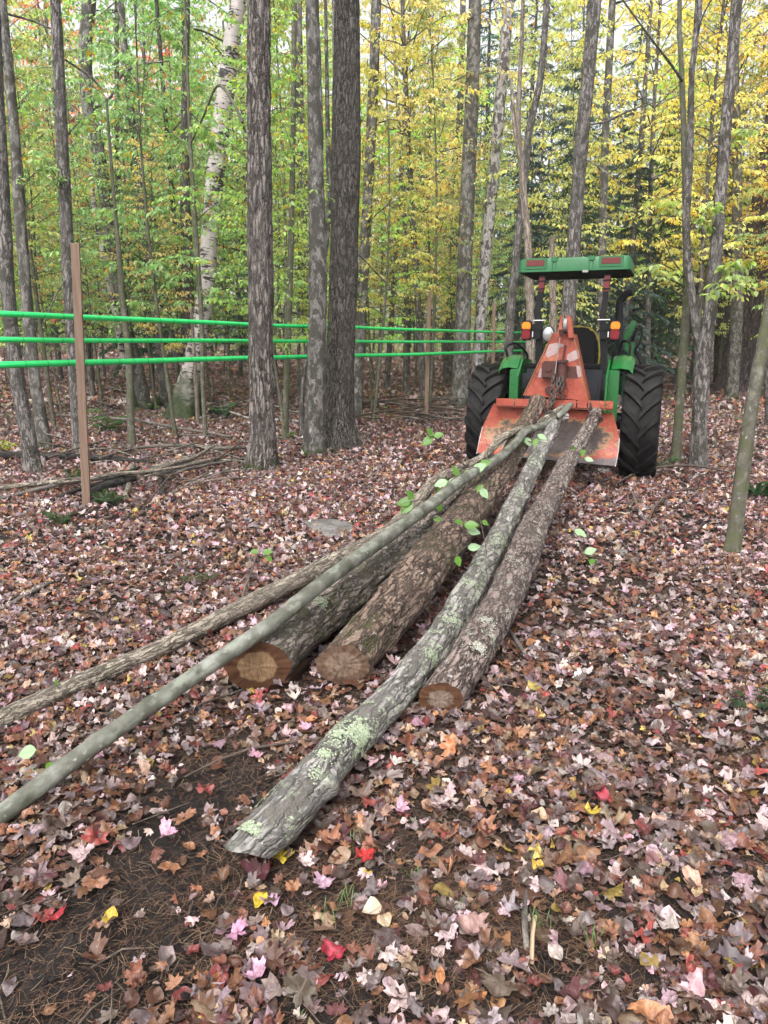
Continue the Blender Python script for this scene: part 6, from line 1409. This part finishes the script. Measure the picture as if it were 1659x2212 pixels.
# loader arms and hoses in front
for (p0, p1, ly_) in (((1196, 745), (1234, 693), 1.3), ((1345, 745), (1373, 690), 1.2)):
    a_ = L(*p0, ly_); c_ = L(*p1, ly_); b = BM(); d = c_ - a_; ang = atan2(d.x, d.z)
    b.box((-.036, -.05, -.25), (.036, .05, d.length - .02), .01, rot=Matrix.Rotation(ang, 3, 'Y'), piv=(0, 0, 0)); bmesh.ops.translate(b.bm, verts=b.bm.verts[:], vec=a_); b.build('loader_arm', 'green', TR)
c = L(1356, 770, 1.0); b = BM(); b.box((c.x - .05, .9, .9), (c.x + .07, 1.15, 1.62), .015); b.build('loader_bracket', 'green', TR)
for k, (pa, pb, pc) in enumerate((((1356, 780), (1384, 735), (1386, 706)), ((1352, 770), (1368, 725), (1384, 709)), ((1350, 760), (1366, 735), (1376, 708)), ((1352, 775), (1372, 760), (1390, 790)))):
    b = BM(); b.pipe([L(*pa, 1.1 + .03 * k), L(*pb, 1.1 + .03 * k), L(*pc, 1.15)], .016 if k < 3 else .03, 8); b.build('hydraulic_hose', 'black_metal', TR)
c = L(1366, 790, 1.0); b = BM(); b.cyl(c, c + Vector((.10, 0, -.06)), .028, n=12); b.cyl(c + Vector((.1, 0, -.06)), c + Vector((.13, 0, -.08)), .034, n=8); b.build('hose_coupling', 'chrome', TR)
b = BM(); b.pipe([L(1172, 782, -.45), L(1176, 768, -.45), L(1184, 757, -.45)], .010); b.build('control_lever', 'rust', TR)
b = BM(); b.pipe([L(1240, 789, -.5), L(1253, 789, -.5), L(1254, 778, -.5), L(1251, 777, -.5)], .007); b.build('cover_handle', 'steel', TR)
c = L(1262, 850, -.5); b = BM(); b.cyl(c, c + Vector((0, .04, 0)), .018, n=12); b.build('remote_valve', 'green', TR)
b = BM(); b.pipe([(-.42, -.46, .92), (-.47, -.5, .8), (-.44, -.48, .7)], .014); b.build('drain_hose', 'steel', TR)
# ------------------------------------------------------------------ logging winch on the hitch
WL = -1.0
WR = empty('logging_winch', TR.matrix_basis @ Vector((0, WL, 0)) if False else (TO + Rt @ Vector((0, WL, 0))), -TA, 'worn orange logging winch with triangular tower and wide butt plate behind the tractor', 'winch')
WO = WR.location.copy()
def LW(px, py, ly):
    d = P(px, py, 10.0) - Vector((0, 0, CAMH)); o = Ti @ (Vector((0, 0, CAMH)) - WO); dd = Ti @ d; s = (ly - o.y) / dd.y; return o + dd * s
# butt plate: profile rows from the photo corners, local y grows away from the camera
prow = [((1067, 872), (1325, 893), .02, 0.0), ((1060, 885), (1328, 905), .03, .1), ((1052, 903), (1333, 925), .035, .2), ((1043, 922), (1338, 947), .03, .32), ((1037, 945), (1336, 970), .0, .45), ((1034, 962), (1333, 988), -.06, .56), ((1030, 980), (1329, 1008), -.16, .70)]
rows = []; uv = {}
for (a, c, ly_, s) in prow:
    pa, pc = LW(*a, ly_), LW(*c, ly_); row = []
    for k in range(25):
        t = k / 24; p = pa.lerp(pc, t); row.append(p)
    rows.append(row)
xm = sum(p.x for p in rows[3]) / 25; zt_, zb_ = rows[0][12].z, rows[-1][12].z
def prest(co): return ((co.x - xm), .75 * (zt_ - co.z) / (zt_ - zb_), co.y)
# smooth rows
b = BM(); b.sheet([list(r) for r in rows], .010); blade = b.build('butt_plate', 'blade', WR, 50, rest=prest)
for side in (0, -1):
    b = BM(); pts = [Vector(r[side]) + Vector((0, -.008, 0)) for r in rows[3:]]; b.pipe(pts, .0055, 6, .05); b.build('plate_edge', 'white_edge', WR)
# side wings folded back
for side, sx in ((0, -1), (-1, 1)):
    b = BM(); b.sheet([[Vector(r[side]) + Vector((0, .003, 0)), Vector(r[side]) + Vector((-sx * .05, .12, 0))] for r in rows[:5]], .008); b.build('plate_wing', 'winch', WR, rest=lambda c: (c.x, c.y, c.z))
# choker bar with slots
t0, t1 = LW(1074, 850, -.03), LW(1325, 876, -.03); b0_, b1_ = LW(1072, 866, -.03), LW(1325, 893, -.03)
x0, x1 = t0.x, t1.x; zt2 = (t0.z + t1.z) / 2; zb2 = (b0_.z + b1_.z) / 2
slots = [.165, .30, .50, .70, .79, .935]; cuts = [0] + slots + [1]
b = BM()
for i in range(len(cuts) - 1):
    a_ = x0 + (x1 - x0) * cuts[i] + (.006 if i else 0); c_ = x0 + (x1 - x0) * cuts[i + 1] - (.006 if i < len(cuts) - 2 else 0); b.box((a_, -.075, zb2), (c_, -.062, zt2), .003)
b.box((x0, -.061, zt2 - .03), (x1, .03, zt2 - .018), .003); b.box((x0, -.061, zb2 - .018), (x1, .02, zb2 - .004), .004)
b.build('choker_bar', 'winch', WR, rest=lambda c: (c.x * .9 + 3, c.z, c.y))
# tower
pA, pB = LW(1131, 854, .06), LW(1270, 866, .06); pC, pD = LW(1240, 722, .10), LW(1196, 719, .10)
b = BM(); b.prism([(pA.x, pA.z), (pB.x, pB.z), (pC.x, pC.z), (pD.x, pD.z)], 'y', .055, .065, .002); b.build('tower_plate', 'winch', WR, rest=lambda c: (c.x, c.z + 7, c.y))
for (u, v) in ((pA, pD), (pB, pC)):
    b = BM(); d = Vector((v.x - u.x, 0, v.z - u.z)); ang = atan2(d.x, d.z); b.box((-.006, 0, 0), (.006, .30, d.length), .003, rot=Matrix.Rotation(ang, 3, 'Y'), piv=(0, 0, 0)); bmesh.ops.translate(b.bm, verts=b.bm.verts[:], vec=(u.x, .045, u.z)); b.build('tower_side', 'winch', WR, rest=lambda c: (c.x, c.z + 3, c.y))
for (u, v) in ((pA, pD), (pB, pC)):
    b = BM(); b.pipe([(u.x, .044, u.z), (v.x, .044, v.z)], .0045, 6, .2); b.build('worn_edge', 'dirt_edge', WR)
# pulley head
h0, h1, h2, h3 = LW(1212, 722, .05), LW(1236, 722, .05), LW(1233, 688, .05), LW(1217, 680, .05)
b = BM(); b.prism([(h1.x - .03, h1.z - .04), (h1.x + .02, h1.z - .04), (h2.x + .012, h2.z), (h2.x - .02, h2.z + .035), (h2.x - .05, h2.z + .02)], 'y', -.02, .10, .004); b.build('head_plate', 'winch', WR, rest=lambda c: (c.x + 9, c.z, c.y))
b = BM(); b.prism([(h0.x - .035, h0.z - .03), (h0.x + .03, h0.z - .03), (h3.x + .0, h3.z), (h3.x - .012, h3.z - .01)], 'y', -.06, -.05, .003); b.build('head_plate', 'winch', WR, rest=lambda c: (c.x + 5, c.z, c.y))
pc_ = LW(1222, 702, .0); b = BM(); b.cyl((pc_.x - .018, .0, pc_.z), (pc_.x + .018, .0, pc_.z), .07, n=28); b.build('pulley', 'steel', WR)
g_ = LW(1213, 716, -.06); b = BM(); b.cyl((g_.x, -.075, g_.z + .02), (g_.x, -.07, g_.z - .05), .03, .018, n=16); b.build('cable_guide', 'rust', WR)
# lower snatch block and bracket
s0 = LW(1190, 798, -.02); b = BM(); b.box((s0.x - .10, -.04, s0.z - .10), (s0.x + .07, .04, s0.z + .09), .015); b.build('block_bracket', 'rust', WR)
s1_ = LW(1186, 797, -.06); b = BM(); b.cyl((s1_.x, -.055, s1_.z), (s1_.x, -.038, s1_.z), .03, n=6); b.build('block_bolt', 'rust', WR)
s2 = LW(1213, 798, -.05); b = BM(); b.cyl((s2.x, -.02, s2.z - .15), (s2.x, -.02, s2.z + .09), .048, n=20); b.cyl((s2.x, -.02, s2.z + .075), (s2.x, -.02, s2.z + .10), .066, n=20); b.cyl((s2.x, -.02, s2.z - .17), (s2.x, -.02, s2.z - .15), .06, n=20); b.build('fairlead_roller', 'rust', WR)
b = BM(); c = LW(1167 + 17, 843, .0); b.cyl((c.x, .02, c.z), (c.x, .05, c.z), .04, n=16); b.build('tower_bolt', 'rust', WR)
b = BM(); a_ = LW(1211, 720, -.05); c_ = LW(1199, 806, -.09); b.pipe([a_, c_], .0055, 8, .1); b.build('winch_cable', 'steel', WR)
b = BM(); a_ = LW(1219, 745, .03); c_ = LW(1212, 785, .03); b.box((a_.x - .012, .03, c_.z), (a_.x + .012, .05, a_.z), .003, rot=Matrix.Rotation(.12, 3, 'Y')); b.build('slotted_bar', 'rust', WR)
# worn label patches (irregular torn plates)
rs = random.Random(4)
for i, (pts, ly_) in enumerate((([(1186, 744), (1200, 741), (1216, 743), (1218, 748), (1206, 753), (1202, 764), (1190, 769), (1183, 773), (1178, 766)], 0), ([(1226, 766), (1241, 757), (1249, 756), (1252, 772), (1240, 779), (1230, 782), (1224, 776)], 0), ([(1167, 795), (1176, 800), (1182, 812), (1196, 812), (1198, 815), (1162, 815)], 0), ([(1245, 790), (1256, 792), (1259, 812), (1249, 816), (1246, 803)], 0))):
    b = BM(); pp = [LW(x, y, .052) for x, y in pts]; b.prism([(p.x, p.z) for p in pp], 'y', .050, .0545, 0); b.build('torn_label', 'sticker', WR)
b = BM(); p = LW(1218, 803, .05); b.box((p.x + .03, .051, p.z - .07), (p.x + .16, .0546, p.z + .06), .002); b.build('faded_label', 'rust', WR)
# ------------------------------------------------------------------ chains
def chain(name, label, pts, link=.040, r=.0046, mat='chain'):
    raw = [[*p, 1] for p in pts]; A = smooth_path(raw, .006)[:, :3]; S = np.concatenate([[0], np.cumsum(np.linalg.norm(np.diff(A, axis=0), axis=1))]); b = Buf(); n = int(S[-1] / (link * .72)); off = A[0].copy()
    for k in range(n):
        s = (k + .5) * S[-1] / n; i = min(len(A) - 2, int(np.searchsorted(S, s))); c = A[i]; T = A[i + 1] - A[max(0, i - 1)]; T /= np.linalg.norm(T)
        u = np.cross(T, [.3, 1, .2]); u /= np.linalg.norm(u); v = np.cross(T, u); w = u if k % 2 else v; w = w * .9 + (v if k % 2 else u) * .3; w /= np.linalg.norm(w)
        m = 14; pth = [[*(c - off + T * (link / 2) * cos(2 * pi * j / m) + w * (link * .30) * sin(2 * pi * j / m)), r] for j in range(m + 1)]; tube(b, pth, 7)
    o = b.build(name, M[mat]); o.location = off; return tag(o, label, 'chain')
def wl(px, py, ly): return WO + Rt @ LW(px, py, ly)
chain('chain', 'rusty chain hanging from the winch block down to the logs, the left strand', [wl(1196, 815, -.12), wl(1193, 840, -.14), wl(1189, 865, -.15), wl(1184, 895, -.2)], .062, .0085)
chain('chain', 'rusty chain hanging from the winch block down to the logs, the right strand', [wl(1208, 815, -.12), wl(1206, 835, -.15), wl(1197, 860, -.16), wl(1188, 880, -.2)], .062, .0085)
chain('chain', 'short bunched chain looped beside the fairlead roller', [wl(1214, 818, -.1), wl(1213, 840, -.12), wl(1209, 850, -.12), wl(1206, 836, -.13), wl(1204, 818, -.1)], .062, .0085)
chain('chain', 'short chain in the left slot of the choker bar beside the big log', [wl(1147, 855, -.1), wl(1145, 872, -.1), wl(1143, 888, -.11)], .055, .0075)
chain('chain', 'short chain hanging in the right slot of the choker bar down to the right log', [wl(1276, 871, -.1), wl(1275, 895, -.1), wl(1273, 925, -.12)], .055, .0075)
def hook(label, pts, r, mat='chain', name='chain_hook'):
    b = Buf(); A = smooth_path([[*p, r] for p in pts], .01); off = np.array([*A[0, :3], 0]); tube(b, A - off, 8, cap0=True, cap1=True); o = b.build(name, M[mat]); o.location = A[0, :3]; return tag(o, label, 'hook' if name == 'chain_hook' else 'choker')
hook('rusty hook linking the winch cable to the chains', [wl(1203, 806, -.1), wl(1196, 812, -.1), wl(1191, 822, -.1), wl(1196, 828, -.1)], .009)
hook('dark twisted hook at the right side of the hanging chains', [wl(1212, 812, -.1), wl(1218, 818, -.1), wl(1215, 828, -.1), wl(1211, 850, -.1), wl(1215, 862, -.1), wl(1220, 855, -.1)], .007)
def choker(label, c, R, ax, r=.006):
    ax = Vector(ax).normalized(); u = ax.cross(Vector((0, 0, 1))).normalized(); v = ax.cross(u)
    chain('choker_chain', label, [c + (u * cos(t) + v * sin(t)) * R + ax * .02 * sin(3 * t) for t in np.linspace(0, 2 * pi, 17)], .040, r)
choker('chain wrapped round the tip of the thick log under the chain strands', P(1155, 893, 7.95), .115, (.35, 1, .5))
choker('chain wrapped round the tips of the two thin poles', P(1190, 905, 7.85), .075, (.35, 1, .3))
choker('chain wrapped round the tip of the rightmost log', P(1284, 905, 7.92), .078, (.25, 1, .8))
b = Buf()
# a leaf stuck on each tyre is part of the litter; scattered leaves lying on the logs
lb = Buf()
def leafat(p, s, col, tilt=.3, oval=False):
    stamp(lb, T_O2 if oval else T_M2, np.array([[*p]]), np.array([s]), np.array([random.uniform(0, 6.28)]), np.array([tilt]), np.array([random.uniform(0, 6.28)]), np.array([.3]), np.array([.3]), np.array([col]), 8)
for (px, py, z, s, c, ov) in ((565, 1960, .01, .060, (.68, .50, .03), 1), (515, 2040, .01, .05, (.62, .30, .45), 0), (548, 2130, .01, .055, (.66, .36, .50), 0), (365, 1808, .02, .055, (.68, .38, .50), 0), (120, 2000, .015, .05, (.45, .02, .04), 0), (790, 1858, .02, .05, (.50, .02, .02), 0), (605, 1870, .01, .045, (.66, .50, .04), 0), (1160, 1885, .01, .05, (.62, .40, .05), 1), (830, 2010, .01, .06, (.60, .46, .30), 1), (240, 2005, .01, .06, (.66, .46, .05), 1), (1300, 1740, .02, .055, (.42, .02, .05), 0), (860, 1660, .01, .045, (.66, .60, .55), 0), (1020, 2030, .01, .07, (.42, .25, .22), 0), (1270, 1770, .01, .05, (.66, .5, .05), 0), (870, 1760, .01, .05, (.62, .36, .48), 0), (590, 1960, .01, .05, (.60, .38, .52), 0), (700, 1930, .01, .05, (.55, .36, .46), 0), (800, 1990, .01, .07, (.66, .56, .42), 1), (550, 1640, .01, .05, (.66, .36, .46), 0), (210, 1640, .02, .05, (.60, .34, .42), 0), (660, 1585, .01, .045, (.66, .40, .52), 0), (1440, 1940, .01, .06, (.55, .38, .22), 1), (720, 2080, .012, .05, (.40, .02, .05), 0)):
    p = PZ(px, py, z); leafat((p[0], p[1], gz(p[0], p[1]) + .022), s, c, .15, ov)
for (px, py, z, s, c, ov) in ((1135, 1680, .02, .055, (.46, .30, .20), 0), (600, 1480, .05, .05, (.5, .42, .46), 0)):
    p = PZ(px, py, z); leafat(tuple(p), s, c, .5, ov)
tag(lb.build('bright_leaves', M['litter']), 'freshly fallen yellow, pink and scarlet leaves lying on top of the litter in front', kind='stuff')

# ------------------------------------------------------------------ sky, light, render settings
w = bpy.data.worlds.new('World'); SC.world = w; w.use_nodes = True; nt = w.node_tree; nt.nodes.clear()
out = nt.nodes.new('ShaderNodeOutputWorld'); bg = nt.nodes.new('ShaderNodeBackground'); sky = nt.nodes.new('ShaderNodeTexSky'); sky.sky_type = 'NISHITA'; sky.sun_disc = False
SUN_EL, SUN_AZ = radians(52), radians(200)
sky.sun_elevation = SUN_EL; sky.sun_rotation = SUN_AZ; sky.dust_density = 4.0; sky.air_density = 1.0
hs = nt.nodes.new('ShaderNodeHueSaturation'); hs.inputs['Saturation'].default_value = .12; hs.inputs['Value'].default_value = 1.0
nt.links.new(sky.outputs[0], hs.inputs['Color']); nt.links.new(hs.outputs[0], bg.inputs[0]); bg.inputs[1].default_value = .15; nt.links.new(bg.outputs[0], out.inputs[0])
sl = bpy.data.lights.new('sun', 'SUN'); sl.energy = 1.0; sl.angle = radians(25); sl.color = (1, .97, .92); so = bpy.data.objects.new('sun', sl); COL.objects.link(so)
dirv = Vector((sin(SUN_AZ) * cos(SUN_EL), cos(SUN_AZ) * cos(SUN_EL), sin(SUN_EL))); so.rotation_euler = dirv.to_track_quat('Z', 'Y').to_euler()
SC.view_settings.view_transform = 'Standard'; SC.view_settings.look = 'None'; SC.view_settings.gamma = 1; SC.view_settings.exposure = 1.2
SC.render.engine = 'CYCLES'; cy = SC.cycles
cy.max_bounces = 7; cy.diffuse_bounces = 4; cy.glossy_bounces = 2; cy.transmission_bounces = 4; cy.transparent_max_bounces = 4; cy.use_adaptive_sampling = True; cy.adaptive_threshold = .03
cy.use_denoising = True; cy.denoiser = 'OPENIMAGEDENOISE'; cy.denoising_input_passes = 'RGB_ALBEDO_NORMAL'; cy.caustics_reflective = False; cy.caustics_refractive = False; cy.sample_clamp_indirect = 6
cam_d.dof.use_dof = False

# ------------------------------------------------------------------ damp air between the far trees
HAZE = .0011
if HAZE:
    bm = bmesh.new(); bmesh.ops.create_cube(bm, size=1)
    for v in bm.verts: v.co = Vector((v.co.x * 200, (v.co.y + .5) * 180 - 22, (v.co.z + .5) * 38 - 3))
    me = bpy.data.meshes.new('haze'); bm.to_mesh(me); bm.free(); hm = bpy.data.materials.new('damp_air'); hm.use_nodes = True; ht = hm.node_tree; ht.nodes.clear()
    ho = ht.nodes.new('ShaderNodeOutputMaterial'); pv = ht.nodes.new('ShaderNodeVolumePrincipled'); pv.inputs['Color'].default_value = (.93, .96, 1, 1); pv.inputs['Density'].default_value = HAZE; pv.inputs['Anisotropy'].default_value = .3
    ht.links.new(pv.outputs[0], ho.inputs['Volume']); me.materials.append(hm); hz = bpy.data.objects.new('haze', me); COL.objects.link(hz); tag(hz, 'faint pale haze in the damp air under the trees', kind='stuff')
    cy.volume_bounces = 1; cy.volume_max_steps = 64
